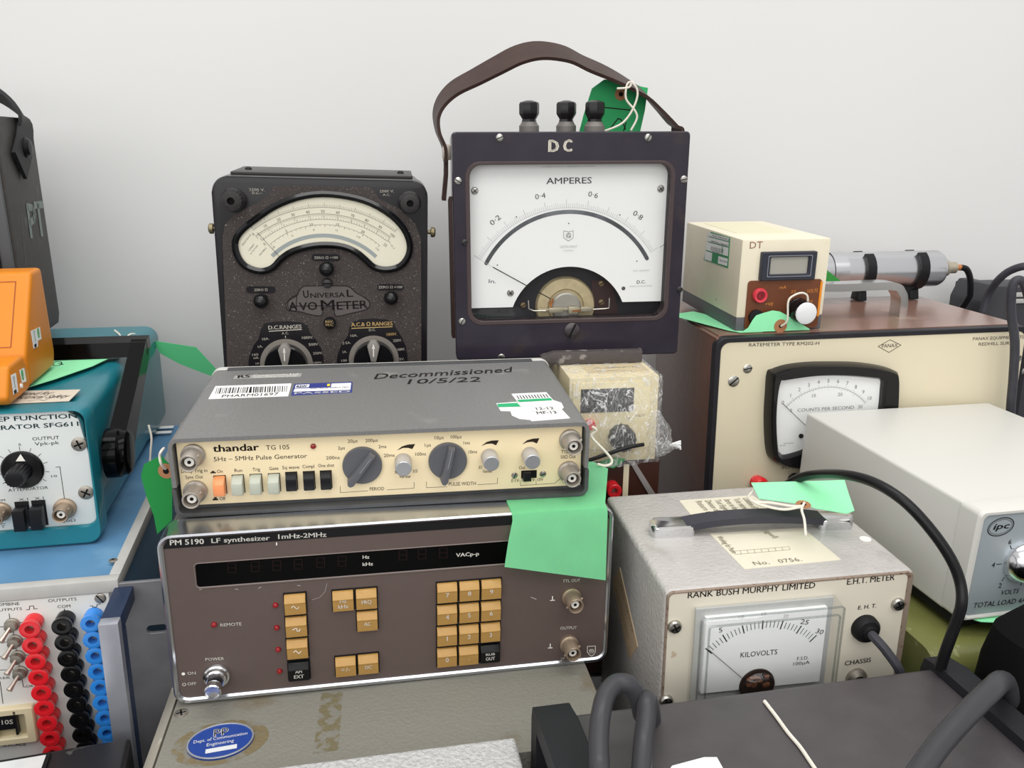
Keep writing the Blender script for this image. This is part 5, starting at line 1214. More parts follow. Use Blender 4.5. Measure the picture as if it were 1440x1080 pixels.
for px_ in (1212, 1285):
    fx = frt_.uv((px_, 377))[0] - e1.x
    A_ = [(math.cos(R(t)) * (rr_ + .0015), math.sin(R(t)) * (rr_ + .0015)) for t in range(120, 421, 15)]
    b = MB(); pth = [Vector((fx, y, z)) for y, z in A_]; b.ribbon(pth, (1, 0, 0), .010, .0026)
    o = b.build('clip', black, th)
    MB().poly(X, [(-.006, -rr_ - .001), (.006, -rr_ - .001), (.009, -zt_ + .0008), (-.009, -zt_ + .0008)], fx - .005, fx + .005, .0015).build('clip_foot', black, o)
pc = [th.M @ Vector((.026, 0, 0))] + [(RATE.M @ T.pt(e1.x + dx, ty + dy, z)) for dx, dy, z in ((.034, 0, zt_ - .002), (.040, .0, zt_ - .012), (.044, .002, zt_ - .028), (.045, .006, -.004), (.044, .030, -.04))]
thing1(cord('probe_cable', pc, .0034, black), 'thin black cable dropping from the end of the aluminium probe', 'cable')

# ================================================================== CREAM DIGITAL METER
th = Thing('digital_panel_meter', 'small cream digital meter with brown panel and big knob, on the ratemeter', 'meter', (.2015, .744, -.1632), 9.58, -1.35, -.23, (.0841, .0828, .136))
F, T = th.F, th.T; w, h, d = th.w, th.h, th.d; c = crop(1030, 320, 6.747)
crm = mat('cream_case', '#e2d9c2', .45, var=(40, .03), dirt=(70, '#9a8468', .70, .04)); gb = mat('grey_base', '#5c5c60', .5)
hb_ = .0125
MB().box(F, 0, w, hb_, h, -d, 0, .002).build('case', crm, th); MB().box(F, .0004, w - .0004, 0, hb_ + .001, -d, -.0003, .0012).build('base', gb, th)
q = F.uvs([c(112, 972), c(140, 505), c(852, 510)]); bu0, bu1, bv1 = (q[0][0] + q[1][0]) / 2, q[2][0], q[1][1]
MB().poly(F, rrect(bu0, bu1 - .0005, .0015, bv1, .003, 5), 0, .0012, .0003, 1).build('brown_panel', mat('brown_fascia', '#6a3a1f', .4, var=(60, .06)), th)
u0 = F.uv(c(828, 520))[0]; MB().box(F, u0, u0 + .002, .012, bv1 - .002, .0012, .0018).build('orange_stripe', mat('orange_print', '#e58a1e', .45), th)
A_, B_ = F.uv(c(243, 500)), F.uv(c(790, 218))
o = MB().ring(F, rrect(A_[0], B_[0], A_[1], B_[1], .0012, 3), rrect(A_[0] + .0085, B_[0] - .0075, A_[1] + .0055, B_[1] - .0045, .001, 3), 0, .005, .0012).build('display_bezel', mat('slate_bezel', '#34363f', .4), th)
MB().box(F, A_[0] + .006, B_[0] - .005, A_[1] + .004, B_[1] - .003, 0, .0022).build('display_screen', mat('lcd_grey', '#a5a29a', .25), o)
MB().ring(F, rrect(A_[0] + .0055, B_[0] - .005, A_[1] + .0035, B_[1] - .003, .001, 3), rrect(A_[0] + .006, B_[0] - .0055, A_[1] + .004, B_[1] - .0035, .001, 3), .004, .0053).build('bezel_line', mat('bezel_line', '#8d8e99', .4), o)
u, v = F.uv(c(262, 645), .003); o = MB().lathe(F, u, v, [(.0065, .001), (.0068, .004), (.0060, .0055), (.0040, .0052), (.0036, .003)], 26).build('red_terminal', mat('pink_red', '#d23a48', .35, coat=.2), th)
MB().lathe(F, u, v, [(.0034, .002), (.0032, .0048), (.0016, .0048), (.0015, .002)], 18).build('terminal_core', mat('dark_red', '#7c1c26', .4), o)
u, v = F.uv(c(225, 850), .003); MB().lathe(F, u, v, [(.0068, .001), (.0068, .0045), (.0035, .005)], 26).build('black_terminal', black, th)
u, v = F.uv(c(610, 775)); r = .0106
o = MB().lathe(F, u, v, [(r * 1.05, .0012), (r * 1.04, .0035), (r, .004), (r * .96, .0165), (r * .9, .0175)], 36, flute=.97).build('range_knob', MATS['gloss_black'], th)
MB().lathe(F, u, v, [(r * .93, .0162), (r * .93, .0178), (r * .86, .0183), (r * .1, .0183)], 32).build('knob_cap', mat('white_cap', '#dfe0e2', .35), o)
b = MB()
for s_, p0, p1, hh in (('mA', (445, 582), (508, 580), 4.2), ('25', (552, 622), (600, 618), 3.8), ('VOLTS', (703, 620), (806, 612), 4.6), ('75', (722, 718), (758, 714), 3.6), ('+VE', (308, 738), (382, 740), 4)): b.ptext(F, s_, c(*p0), c(*p1), hh, .0014, 0, .15)
b.build('printed_lettering', mat('orange_lettering', '#d98a3c', .5), th)
b = MB(); b.ptext(F, 'DT', c(163, 200), c(285, 195), 9.5, .0002, -.008); b.build('pen_writing', mat('brown_scratch', '#8a6248', .6), th)
ls = th.L; q = ls.uvs([(1000, 326), (1027, 334), (1024, 377), (990, 365)]); o = MB().poly(ls, q, 0, .0004).build('asset_label', mat('green_label', '#1f8a55', .5), th)
b = MB(); K = [Vector(z) for z in ((994, 325), (1026.5, 333.5), (1023.5, 376), (989.5, 365.5))]
def bil(x, y): return tuple((K[0] * (1 - x) + K[1] * x) * (1 - y) + (K[3] * (1 - x) + K[2] * x) * y)
for x0, x1, y0, y1 in ((.03, .97, .03, .15), (.03, .97, .18, .33), (.03, .70, .36, .64), (.73, .97, .36, .64), (.03, .32, .68, .97), (.58, .97, .72, .97)):
    b.flat(ls, ls.uvs([bil(x0, y0), bil(x1, y0), bil(x1, y1), bil(x0, y1)], .0005), .0005)
b.build('label_panel', paper, o)
b = MB(); b.ptext(ls, 'ELECTRONICS', (1002, 332), (1025, 339), 2.6, .0006); b.ptext(ls, 'MW/TM7/wg 3/48/6/200C', (1000, 340.5), (1024, 347), 2.6, .0006); b.ptext(ls, '||||||||||', (1000, 350.5), (1017, 354.5), 4, .0006, .01); b.ptext(ls, '23567', (1001, 354.5), (1013, 357), 2, .0006); b.ptext(ls, 'No.010', (1012, 367), (1022, 370), 2.6, .0006, .01); b.build('label_text', ink, o)
b = MB(); b.poly(T, [(w * .15, d * .3), (w * .8, d * .3), (w * .8, d * .9), (w * .15, d * .9)], 0, .0003); b.build('top_label', mat('yellowish_label', '#d9d3b4', .5), th)
fr = Fr(th, (0, -.0055, 0), (1, 0, 0), (0, 0, 1), (0, -1, 0)); c3_ = crop(930, 280, 2.824)
f0 = Fr(th, (0, 0, -.0002), (1, 0, 0), (0, 1, 0), (0, 0, 1))
b = MB(); q = fr.uvs([c3_(*z) for z in ((318, 534), (345, 510), (362, 480), (376, 462), (405, 452), (442, 442), (470, 446), (500, 462), (588, 515), (586, 536))])
q = [(x, max(y, .0006)) for x, y in q]; b.poly(fr, q, 0, .0005)
q2 = f0.uvs([c3_(*z) for z in ((30, 461), (128, 448), (210, 470), (312, 520))]); 
b.poly(f0, [(q2[0][0], q2[0][1]), (q2[1][0], q2[1][1]), (.02, .03), (.03, -.001), (q[0][0] + .02, -.0055), (q[0][0], -.0055), (-.004, .004)], .0002, .0006)
o = b.build('paper_tag', tagm, None); o.matrix_world = th.M; thing1(o, 'green card tag with brown eyelet curling up in front of the small cream meter', 'tag')
u, v = fr.uv(c3_(472, 503)); MB().lathe(fr, u, v, [(.0062, .0005), (.0062, .0009)], 22).build('eyelet', eyelet, o); MB().lathe(fr, u, v, [(.0016, .0009), (.0016, .0012)], 14).build('eyelet_hole', dark, o)
g0 = Fr(th, (0, -.012, 0), (1, 0, 0), (0, 0, 1), (0, -1, 0))
u2, v2 = g0.uv(c(600, 740))
sp = [fr.pt(u, v, .0015)] + [g0.pt(*g0.uv(c(*z))) for z in ((520, 880), (530, 700), (590, 640), (660, 620), (705, 640), (715, 690), (705, 740))]
MB().tube(smooth(sp[:1] + sp[1:], 6), .0009, 6).build('string', stringm, o)
ft_ = Fr(RATE, (0, ty - .02, RATE.h), (1, 0, 0), (0, 0, 1), (0, -1, 0))
card('paper_tag', 'green card corner showing between the small cream meter and aluminium probe', ft_, [(1150, 372), (1163, 380), (1181, 394), (1181, 397), (1150, 398)], mat('green_card_shaded_rear', '#2f8f3a', .7))  # card stock darkened here so the colour itself carries the shade

# ================================================================== REAR RIGHT DARK INSTRUMENT AND CABLES
th = Thing('dark_rack_instrument', 'dark grey instrument with light trim strips at the far right behind the ratemeter', 'instrument', (.5215, .925, BZ), 9, 0, 0, (.16, .312, .055))
F, T = th.F, th.T; c = crop(1340, 360, 4.5)
MB().box(F, .006, th.w, 0, th.h - .004, -th.d, 0, .003).build('case', mat('charcoal_case', '#3a3a3f', .5), th)
MB().poly(F, [(.0, .0), (.022, .0), (.026, th.h - .012), (.020, th.h), (.006, th.h), (-.002, th.h - .02)], -.05, .012, .003).build('end_cheek', mat('charcoal_end', '#3e3e42', .5), th)
for y0, m in ((232, rimm), (272, rimm)):
    A_ = F.uv(c(275, y0 + 18)); MB().box(F, .028, th.w, A_[1] - .002, A_[1] + .003, 0, .002, .0005).build('trim_strip', m, th)
def wc(name, label, pts, r, m=rubber, k=6, seg=12):
    P = [aty(x, y, Y) for x, y, Y in pts]
    return thing1(cord(name, P, r, m, k, seg), label, 'cable')
wc('mains_cable', 'grey cable hanging in front of the right end of the ratemeter panel', [(1447, 420, .745), (1440, 398, .744), (1430, 394, .744), (1423, 405, .744), (1422, 440, .744), (1427, 480, .744), (1425, 530, .744), (1421, 580, .744), (1418, 660, .744)], .0040)
wc('mains_cable', 'grey cable arching up over the dark instrument at the far right', [(1382, 440, .90), (1390, 415, .90), (1402, 396, .89), (1420, 381, .88), (1446, 374, .87), (1480, 380, .87)], .0040)

# ================================================================== EHT METER
th = Thing('voltage_meter_box', 'grey hammered metal high-voltage meter with carry strap and clear kilovolt dial', 'meter', (.0985, .4718, BZ), 8.76, -.71, -.62, (.1696, .1909, .1453))
F, T = th.F, th.T; w, h, d = th.w, th.h, th.d; c = crop(850, 660, 3.176)
ham = mat('hammered_grey', '#b5b1ad', .38, coat=.15, bump=(330, .7, .0012), var=(60, .05), dirt=(25, '#a09a94', .62, .1)); rust = mat('rusty_edge', '#8a7a6c', .6, dirt=(300, '#6b4c3c', .58, .06))
MB().box(F, 0, w, 0.002, h, -d, 0, .004, 3).build('case', ham, th)
pa_, pb_ = F.uv(c(262, 570)), F.uv(c(1365, 455)); 
MB().ring(F, rrect(.001, w - .001, .003, h - .0008, .004, 6), rrect(.0022, w - .005, .006, h - .0019, .0035, 6), -.001, .0012, .0002).build('case_lip', rust, th)
MB().poly(F, rrect(.0021, w - .0049, .006, h - .0018, .0035, 6), -.001, .0008).build('front_panel', mat('ivory_panel', '#dcd5c4', .42, dirt=(60, '#b39c7c', .70, .05), var=(15, .02)), th)
FP = F.sub(.0008); b = MB()
b.ptext(FP, 'RANK BUSH MURPHY LIMITED', c(372, 576), c(940, 530), 8.2, .0002, .014); b.ptext(FP, 'E.H.T. METER', c(1083, 516), c(1295, 494), 8.2, .0002, .014)
b.ptext(FP, 'E. H. T.', c(1132, 627), c(1213, 617), 5.2, .0002, .02, .1); b.ptext(FP, 'CHASSIS', c(1073, 877), c(1190, 860), 6, .0002, .02); b.build('printed_lettering', ink, th)
# clear acrylic meter
o_tl, o_tr, o_bl = FP.uv(c(385, 612)), FP.uv(c(1030, 560)), FP.uv(c(345, 1030))
m_u0, m_u1, m_v1 = o_tl[0] + .001, o_tr[0], o_tl[1]; m_v0 = m_v1 - .0735
acr = glassmat('acrylic', (.985, .99, .99, 1), .08, .03); acr2 = glassmat('acrylic_edge', (.80, .82, .82, 1), .16, .05)
MB().box(FP, m_u0 + .002, m_u1 - .002, m_v0 + .001, m_v1 - .001, 0, .0025, .0005).build('meter_body', mat('meter_grey_rim', '#b4b5b3', .3), th)
MF = FP.sub(.006)
d_tl, d_tr = MF.uv(c(455, 682)), MF.uv(c(998, 643)); d_bl = MF.uv(c(430, 985))
du0, du1, dv1, dv0 = m_u0 + .0075, m_u1 - .0075, m_v1 - .006, m_v0 + .012
dp = MB().box(FP, du0, du1, dv0, dv1, .0025, .006, .0002).build('dial_plate', wd_, th)
b = MB()
fr0 = rrect(m_u0, m_u1, m_v0, m_v1, .002, 3); fr1 = rrect(m_u0 + .0035, m_u1 - .003, m_v0 + .003, m_v1 - .003, .002, 3)
L = [[FP.pt(x, y, ww) for x, y in P] for P, ww in ((fr0, .0005), (rrect(m_u0 + .001, m_u1 - .001, m_v0 + .001, m_v1 - .001, .002, 3), .014), (fr1, .0165))]
b.loft(L, caps=(False, True)); b.build('clear_cover', acr, th)
b = MB()
for P, ww in ((rrect(m_u0 + .001, m_u1 - .001, m_v0 + .001, m_v1 - .001, .002, 3), .014), (rrect(m_u0 + .0055, m_u1 - .005, m_v0 + .005, m_v1 - .005, .002, 3), .0165)):
    q = [FP.pt(x, y, ww) for x, y in P]; b.tube(q + [q[0]], .0007, 6)
b.build('cover_edge', acr2, th)
b = MB(); cen = Vector(MF.uv(c(708, 962))); o1, r1, t0, t1 = arc_fit(MF, c(462, 808), c(708, 690), c(935, 752))
cen = o1
P = lambda t, r: (cen.x + r * math.cos(R(t)), cen.y + r * math.sin(R(t)))
for i in range(31):
    t = t0 + (t1 - t0) * i / 30; big = i % 5 == 0
    b.line(MF, [P(t, r1 - (.0028 if not big else .0036)), P(t, r1 + (.0016 if not big else .0022))], .00042 if not big else .0008)
b.ptext(MF, 'KILOVOLTS', c(607, 841), c(771, 826), 7, .0002, .0); b.ptext(MF, 'F.S.D.', c(860, 853), c(911, 848), 4.4, .0002); b.ptext(MF, '100µA', c(843, 877), c(916, 868), 4.6, .0002)
for s_, p0, p1 in (('5', (511, 730), (527, 726)), ('25', (873, 690), (908, 694)), ('30', (941, 731), (972, 738))): b.ptext(MF, s_, c(*p0), c(*p1), 6.4, .0002, 0, .1)
b.build('dial_lettering', ink, dp)
b = MB()
for s_, p0, p1 in (('10', (600, 668), (622, 666)), ('15', (702, 655), (724, 653)), ('20', (798, 662), (820, 663))): b.ptext(MF, s_, c(*p0), c(*p1), 4.5, .0002)
b.build('faint_lettering', mat('faint_dial_print', '#a9abac', .6), dp)
b = MB(); b.pline(MF, [c(468, 808), c(635, 950)], .8, .0015); b.build('needle', ink, th)
u, v = MF.uv(c(680, 962)); k_ = scale_of(MF, c(680, 950)) / 3.176
mo = MB().lathe(MF, u, v, [(78 * k_, 0), (76 * k_, .001), (60 * k_, .0015)], 36).build('movement_well', mat('movement_dark', '#2a1f1b', .4), th)
random.seed(5); b = MB()
for i in range(12):
    a_ = R(random.uniform(10, 170)); rr2 = random.uniform(20, 60) * k_; x, y = u + rr2 * math.cos(a_), v + rr2 * math.sin(a_)
    b.box(MF, x - .0016, x + .0016, y - .0009, y + .0009, .0015, .0035, .0003)
b.build('movement_parts', mat('coppery_parts', '#a06a4c', .35, .7), mo, kind='stuff')
MB().lathe(MF, u, v, [(74 * k_, .0035), (60 * k_, .0065), (35 * k_, .0085), (5 * k_, .009)], 30, False).build('clear_dome', acr, mo)
for p, kd in ((c(312, 700), 'cross'), (c(1307, 600), 'cross'), (c(275, 1032), 'cross')): screw(th, FP, p, .0046, kind=kd, m=steel, ang=25, proud=.0028)
u, v = FP.uv(c(1160, 705)); so = MB().lathe(FP, u, v, [(.0095, 0), (.0092, .004), (.0075, .0062), (.0050, .0068), (.0045, .009)], 30).build('rubber_bush', matblack, th)
cab = [FP.pt(u, v, .006), FP.pt(u, v, .012), FP.pt(u + .004, v - .005, .020), FP.pt(u + .012, v - .018, .026), FP.pt(u + .0175, v - .036, .022), FP.pt(u + .019, v - .060, .014), FP.pt(u + .019, v - .078, .010)]
o = cord('test_cable', cab, .0031, rubber, 6, 10); o.matrix_world = th.M; thing1(o, 'black cable curving down from the high-voltage socket of the grey meter', 'cable')
u, v = FP.uv(c(1122, 930)); MB().lathe(FP, u, v, [(.0075, 0), (.0072, .002), (.004, .0045), (.0038, .002)], 24).build('chassis_socket', dullsteel, th)
# strap handle
hl, hr = Vector(T.uv(c(275, 285))), Vector(T.uv(c(1035, 250)))
hs = mat('ribbed_rubber', '#3c3c44', .42, bump=(600, .3))
dv = (hr - hl); ln = dv.length; dn_ = dv.normalized(); pn = Vector((-dn_.y, dn_.x))
def tp_(s_, z, off=0.): q = hl + dn_ * (s_ * ln) + pn * off; return T.pt(q.x, q.y, z)
pts = [tp_(.03, .004), tp_(.15, .0075), tp_(.35, .010), tp_(.6, .010), tp_(.85, .0075), tp_(.97, .004)]
side = th.o.matrix_world.to_3x3() @ Vector((pn.x, pn.y, 0)); side = Vector((pn.x, pn.y, 0))
MB().ribbon(smooth(pts, 5), tuple(side), .0145, .005).build('carry_strap', hs, th)
tf = Fr(th, T.pt(hl.x, hl.y, 0), (dn_.x, dn_.y, 0), (pn.x, pn.y, 0), (0, 0, 1))
for s0_, s1_ in ((-.012, .020), (ln - .016, ln + .010)):
    MB().poly(tf, rrect(s0_, s1_, -.0078, .0078, .0045, 5), .0, .0088, .003, 3).build('strap_end', chrome, th)
def lab(pts, m, name): b = MB(); b.poly(T, T.uvs([c(*z) for z in pts]), 0, .0003); return b.build(name, m, th)
o = lab([(333, 140), (660, 117), (745, 172), (398, 220)], creampaper, 'paper_label'); b = MB()
for i, s_ in enumerate(('Conditions of Loan', 'To be returned to', 'Stores on demand', 'Test Engineer', 'Division office', 'Return to:')):
    x = 645 - i * 42; b.ptext(T, s_, c(x - 30, 128 + i * 3), c(x + 30, 190 + i * 3), 4, .0005)
b.build('label_text', mat('faded_print', '#7d7560', .6), o)
o = lab([(470, 288), (885, 262), (1057, 405), (625, 447)], creampaper, 'paper_label'); b = MB()
q = [(575, 365), (825, 345), (830, 358), (585, 380)]; b.pline(T, [c(*z) for z in q], .5, .0005, True)
for i in range(1, 8): x = 575 + 31 * i; b.pline(T, [c(x, 365 - i * 2.5), c(x + 6, 380 - i * 2.6)], .5, .0005)
b.ptext(T, 'No.   0756.', c(672, 428), c(885, 408), 4.6, .0005); b.ptext(T, 'Working for Peace', c(500, 300), c(572, 375), 4, .0005); b.ptext(T, '(Signed)', c(700, 272), c(760, 308), 4, .0005)
b.build('label_text', MATS['faded_print'], o)
u, v = T.uv(c(1165, 312)); a_ = T.uv(c(1193, 314)); MB().lathe(T, u, v, [(a_[0] - u, 0), (a_[0] - u, .0004)], 24).build('white_dot', white, th)
ls = th.L; o = MB().poly(ls, ls.uvs([c(70, 438), c(150, 792), c(112, 850), c(37, 500)]), 0, .0004).build('side_label', mat('buff_label', '#c4ab8c', .6), th)
b = MB(); b.ptext(ls, 'MW 24/7/96', c(72, 520), c(125, 730), 4, .0005, 0, .2); b.ptext(ls, 'Return to J. Smith', c(52, 540), c(108, 760), 3, .0005, 0, .2); u, v = ls.uv(c(112, 818)); b.line(ls, [((x - u) * .5 + u, y) for x, y in circ(u, v, .0045, 16)], .0003, .0005, True); b.build('pen_writing', inkgrey, o)
# green tag on the meter handle
fr = Fr(th, (0, 0, h + .0155), (1, 0, 0), (0, 1, 0), (0, 0, 1))
fr = Fr(th, fr.pt(0, 0), (1, 0, 0), Vector((0, 1, .12)).normalized(), Vector((0, -.12, 1)).normalized())
ss = [[fr.pt(*fr.uv(c(x, y)), zz) for x, y, zz in ((885, 175, .002), (830, 180, .003), (740, 160, .002), (670, 145, .0), (645, 115, -.002), (655, 90, -.004), (668, 88, -.001))], [fr.pt(*fr.uv(c(x, y)), zz) for x, y, zz in ((885, 175, .002), (800, 190, .002), (700, 165, .001), (655, 140, .0))], [fr.pt(*fr.uv(c(x, y)), zz) for x, y, zz in ((890, 165, .003), (880, 185, .001), (895, 215, -.002), (905, 262, -.006))]]
card('paper_tag', 'blank green card tag tied to strap handle of the grey high-voltage meter', fr, [c(*z) for z in ((655, 62), (1072, 50), (1090, 110), (1116, 186), (1082, 200), (945, 176), (885, 158), (690, 132))], tagm, ey=[c(888, 160)], strings=ss)
RBM = th

# ================================================================== WHITE LOAD BOX
th = Thing('load_box', 'plain white instrument box with grey front panel and chrome rotary switch', 'instrument', (.3066, .5075, -.3137), 13.15, -.87, .95, (.1912, .0821, .208))
F, T = th.F, th.T; w, h, d = th.w, th.h, th.d; c = crop(1080, 540, 3.178)
wp = mat('white_plastic', '#cccbc5', .42, var=(6, .01))
MB().box(F, .0006, w - .0006, .0, h, -d, -.017, .0025, 3).build('case', wp, th); MB().ring(F, rrect(0, w, 0, h + .0004, .004, 5), rrect(.005, w - .005, .003, h - .004, .004, 5), -.0175, 0, .002).build('front_frame', wp, th)
MB().box(F, .004, w - .004, .003, h - .003, -.0172, -.002, .0).build('front_panel', mat('satin_grey_panel', '#a9b3b8', .35, .25), th)
FP = F.sub(-.002); b = MB()
el = FP.uv(c(1040, 638)); k_ = scale_of(FP, c(1040, 638)) / 3.178
def ellp(a_, b__): return [(el[0] + a_ * math.cos(t) * .985 - b__ * math.sin(t) * -.17 * .3, el[1] + b__ * math.sin(t) + a_ * math.cos(t) * .05) for t in [2 * math.pi * i / 32 for i in range(32)]]
b.line(FP, ellp(56 * k_, 36 * k_), .0007, .0002, True); b.line(FP, ellp(49 * k_, 29 * k_), .0003, .0002, True); b.ptext(FP, 'ipc', c(1006, 652), c(1074, 645), 8, .0002, .04, .3)
for s_, p0, p1, hh in (('6', (1073, 717), (1086, 716), 6.4), ('4', (998, 820), (1012, 819), 6.4), ('2', (1028, 912), (1042, 911), 6.4), ('12', (1128, 900), (1160, 897), 6.4), ('8', (1180, 708), (1194, 707), 6.4), ('VOLTS', (1038, 943), (1117, 935), 6), ('TOTAL LOAD 4A', (915, 1002), (1150, 976), 6.6)): b.ptext(FP, s_, c(*p0), c(*p1), hh, .0002, .008, .15 if len(s_) > 3 else 0)
for q in ([(1083, 722), (1090, 742)], [(1022, 806), (1045, 804)], [(1046, 880), (1056, 865)]): b.pline(FP, [c(*z) for z in q], 1, .0002)
b.build('printed_lettering', ink, th)
u, v = FP.uv(c(1140, 790)); r = 88 * k_
o = MB().lathe(FP, u, v, [(r, 0), (r, .002), (r * .75, .009), (r * .55, .0115), (r * .5, .010)], 36).build('rotary_switch', chrome, th)
MB().lathe(FP, u, v, [(r * .5, .010), (r * .48, .017), (r * .4, .018), (r * .2, .018)], 24, flute=.9).build('switch_boss', mat('gold_boss', '#c9a77c', .3, .7), o)
bq = Fr(th, (0, 0, 0), (1, 0, 0), (0, 1, 0), (0, 0, -1))
MB().box(bq, .004, w - .004, .006, d - .004, 0, .0085, .002).build('rubber_base', matblack, th)
LB = th
zg = -.3228
# olive green box beneath
th = Thing('green_metal_case', 'olive green painted metal case with rounded edge, under the white box', 'case', (.283, .484, BZ), 11, 0, 0, (.22, .1335, .20))
F = th.F; sf_ = Fr(th, (0, 0, 0), (0, 1, 0), (0, 0, 1), (1, 0, 0))
MB().poly(sf_, [(.0, 0), (th.d, 0), (th.d, th.h), (.016, th.h)] + [(.016 - .016 * math.sin(R(a_)), th.h - .018 + .018 * math.cos(R(a_))) for a_ in range(15, 91, 15)], 0, th.w, .0).build('case', mat('olive_green_paint', '#757843', .35, coat=.25, var=(40, .08), dirt=(120, '#8c9160', .64, .04)), th)
MB().box(F, .004, th.w - .004, 0, th.h - .03, .0, .0012).build('front_plate', mat('dark_front', '#25271a', .5), th)
card('paper_tag', 'green card tag trapped under the front edge of the white box', Fr(LB, (0, -.002, -.0005), (1, 0, 0), (0, 1, 0), (0, 0, 1)), [(1369, 872), (1380, 868), (1440, 860), (1470, 858), (1470, 866), (1404, 876), (1380, 875)], tagm)
wc('black_cable', 'thick black cable arching in front of the white box', [(1095, 690, .60), (1122, 673, .58), (1150, 667, .56), (1190, 668, .52), (1230, 679, .495), (1270, 704, .478), (1305, 740, .468), (1335, 782, .46), (1350, 818, .455), (1352, 850, .45), (1342, 882, .45), (1330, 915, .45), (1322, 940, .452)], .0034, mat('black_rubber', '#151517', .32), 6, 14)

# ================================================================== BLACK CASE IN THE FOREGROUND
th = Thing('black_metal_case', 'large matt black case in the right foreground with rubber corner guards', 'case', (0, 0, 0), 12.2, 0, 0)
A_ = atz(789, 1005, -.317); B_ = atz(1318, 937, -.317)
yaw = math.degrees(math.atan2(B_.y - A_.y, B_.x - A_.x)); wv = (B_ - A_).length
th.M = Matrix.Translation((A_.x, A_.y, -.317)) @ Matrix.Rotation(R(yaw), 4, 'Z'); th.Mi = th.M.inverted(); th.o.matrix_world = th.M
bc = mat('black_vinyl', '#474345', .42, bump=(800, .3, .0004), var=(50, .12), dirt=(900, '#5a585a', .72, .02))
D = .24; H = .317 * 0 + (-.317 - BZ) * -1
Hh = (-.317) - BZ
TF = Fr(th, (0, 0, 0), (1, 0, 0), (0, 1, 0), (0, 0, 1))
MB().box(TF, 0, wv, -D, 0, -Hh + .004, 0, .004, 3).build('case', bc, th)
gm = mat('guard_rubber', '#222226', .5, bump=(500, .15))
for x0, x1 in ((-.016, .0065), (wv - .0065, wv + .010)):
    L = []
    pr = [(-D, -.02), (-D, .006), (-.012, .0065), (.0045, .004), (.0065, -.004), (.0065, -Hh * .98), (-.006, -Hh * .98), (-.006, -.006), (-D + .01, -.004)]
    b = MB(); b.poly(Fr(th, (x0, 0, 0), (0, 1, 0), (0, 0, 1), (1, 0, 0)), pr, 0, x1 - x0, .0012); b.build('corner_guard', gm, th)
thc = th
o = MB().poly(TF, TF.uvs([(935, 1092), (945, 1078), (990, 1066), (1008, 1066), (1018, 1084)]), 0, .0006).build('white_label', paper, th)
th.o['label'] = th.o['label']
zt_ = -.317
def wz(name, label, pts, r, m=rubber, k=6, seg=14):
    P = [ray(x, y) for x, y, _ in pts]; P = [p * (z / p.z) for p, (_, _, z) in zip(P, pts)]
    return thing1(cord(name, P, r, m, k, seg), label, 'cable')
fgm = mat('grey_rubber', '#3b3b3f', .38, coat=.1, bump=(150, .15))
wz('mains_cable', 'thick grey cable loop standing up behind the left corner of the black case', [(845, 1120, -.300), (843, 1078, -.297), (842, 1040, -.29), (845, 1005, -.283), (852, 978, -.279), (866, 962, -.277), (882, 962, -.278), (892, 972, -.283), (899, 988, -.291), (903, 1005, -.302)], .0052, fgm)
wz('mains_cable', 'thick grey cable standing upright beside the cable loop on the black case', [(899, 1120, -.305), (902, 1082, -.302), (905, 1042, -.297), (909, 1008, -.290), (910, 984, -.286), (914, 992, -.300), (917, 1012, -.314)], .0052, fgm)
wz('mains_cable', 'thick grey cable crossing the right rear corner of the black case', [(1262, 1130, -.297), (1290, 1090, -.293), (1320, 1048, -.288), (1352, 1012, -.283), (1378, 985, -.281), (1396, 968, -.281), (1407, 958, -.287), (1415, 962, -.302), (1420, 985, -.325), (1425, 1010, -.345)], .0058, fgm)
P = [(1075, 986), (1092, 1008), (1108, 1030), (1125, 1050), (1140, 1072), (1158, 1098)]
q = [ray(*p) for p in P]; q = [p * (-.3157 / p.z) for p in q]
o = MB().tube(smooth(q, 5), .0011, 7).build('string_end', stringm, None); thing1(o, 'frayed white string lying across the black case top', 'string')

# grey textured case left of it
A_ = atz(340, 1078, -.338); B_ = atz(755, 1026, -.338); yaw = math.degrees(math.atan2(B_.y - A_.y, B_.x - A_.x))
th = Thing('pale_textured_case', 'pale grey textured case in front of the olive-grey instrument', 'case', (0, 0, 0))
th.M = Matrix.Translation((A_.x, A_.y, -.338)) @ Matrix.Rotation(R(yaw), 4, 'Z'); th.Mi = th.M.inverted(); th.o.matrix_world = th.M
TF = Fr(th, (0, 0, 0), (1, 0, 0), (0, 1, 0), (0, 0, 1)); wv = (B_ - A_).length + .004
MB().box(TF, -.05, wv - .018, -.15, -.003, BZ + .338 + .001, 0, .003, 3).build('case', mat('pale_stipple', '#bcbcbc', .5, bump=(350, 1., .0016), var=(350, .12)), th)

# black instrument at the lower left
A_ = atz(0, 1062, -.352); B_ = atz(205, 1028, -.352)
yaw = math.degrees(math.atan2(B_.y - A_.y, B_.x - A_.x))
th = Thing('black_windowed_instrument', 'black instrument with a pale clear window at the lower left corner', 'instrument', (0, 0, 0))
th.M = Matrix.Translation(A_) @ Matrix.Rotation(R(yaw), 4, 'Z'); th.Mi = th.M.inverted(); th.o.matrix_world = th.M
TF = Fr(th, (0, 0, 0), (1, 0, 0), (0, 1, 0), (0, 0, 1)); wv = (B_ - A_).length
MB().box(TF, -.10, wv - .008, -.14, -.003, BZ + .352 + .001, 0, .003, 3).build('case', mat('scuffed_black', '#1f1e20', .4, dirt=(70, '#4c4a48', .63, .06)), th)
q = TF.uvs([(78, 1060), (60, 1095), (-60, 1110), (-40, 1070)]); x1 = q[0][0]
MB().box(TF, x1 - .09, x1 - .002, -.12, q[0][1], .0005, .002, .0005).build('window_frame', matblack, th)
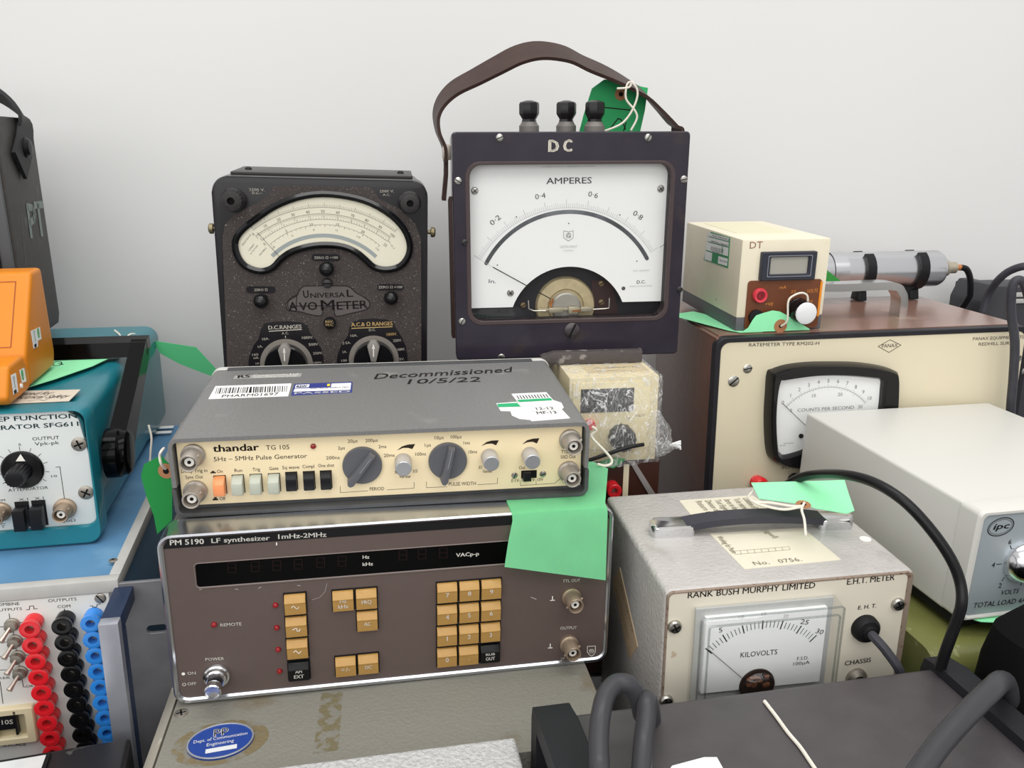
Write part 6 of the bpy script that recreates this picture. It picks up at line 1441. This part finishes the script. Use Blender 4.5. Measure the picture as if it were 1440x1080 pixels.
MB().box(TF, x1 - .088, x1 - .004, -.118, q[0][1] - .003, .002, .0028, .0003).build('pale_window', mat('pale_window', '#c9cccb', .12, var=(30, .15)), th)

# black bag at the right edge
th = Thing('black_bag', 'matt black soft bag at the right edge in front of the olive green case', 'bag', (.302, .424, BZ), 11)
random.seed(9); L = []
for k, (zz, s_) in enumerate(((0, 1), (.06, 1.01), (.12, 1.0), (.15, .97), (.170, .9), (.180, .7), (.184, .4))):
    L.append([Vector((.075 + (x - .075) * s_, .03 + (y - .03) * s_, zz)) for x, y in rrect(.0, .15, .0, .052, .02, 6)])
MB().loft(L).build('body', mat('black_fabric', '#0d0d0e', .85, spec=.2), th)

# green tag by the teal handle
th = TEAL; c2 = crop(0, 360, 2.7)
fr = wfr((0, .800, 0), (1, 0, 0), (0, 0, 1), (0, -1, 0))
ss = [[aty(*c2(x, y), yy) for x, y, yy in ((500, 298, .775), (470, 310, .77), (480, 340, .765), (500, 370, .76), (518, 430, .755))], [aty(*c2(x, y), yy) for x, y, yy in ((435, 282, .775), (455, 300, .77), (470, 330, .765), (490, 300, .77), (520, 298, .78), (580, 322, .796))]]
card('paper_tag', 'green card tag leaning out behind the black handle of the teal generator', fr, [c2(*z) for z in ((576, 320), (745, 346), (822, 430), (805, 456), (740, 432), (680, 408), (610, 370))], mat('green_card_wall', '#5fd08c', .7), strings=ss)
wc('string_loop', 'white string hanging from the black handle of the teal generator', [(209, 598, .60), (213, 615, .60), (212, 632, .60), (211, 650, .60)], .0008, stringm)

wc('thin_cable', 'thin black cable running beneath the film-wrapped meter', [(815, 652, .632), (832, 646, .632), (850, 640, .632), (870, 633, .632), (888, 628, .634), (905, 625, .638)], .0016, black)

# mark joined flat print as such
for o in bpy.data.objects:
    n = o.name.split('.')[0]
    if o.parent is not None and o.type == 'MESH' and (n.endswith(('lettering', 'legend', 'text', 'writing', 'marks', 'segments', 'scratches', 'print', 'barcode', 'digits', 'subtext', 'symbol', 'panel_print'))): o['kind'] = 'stuff'
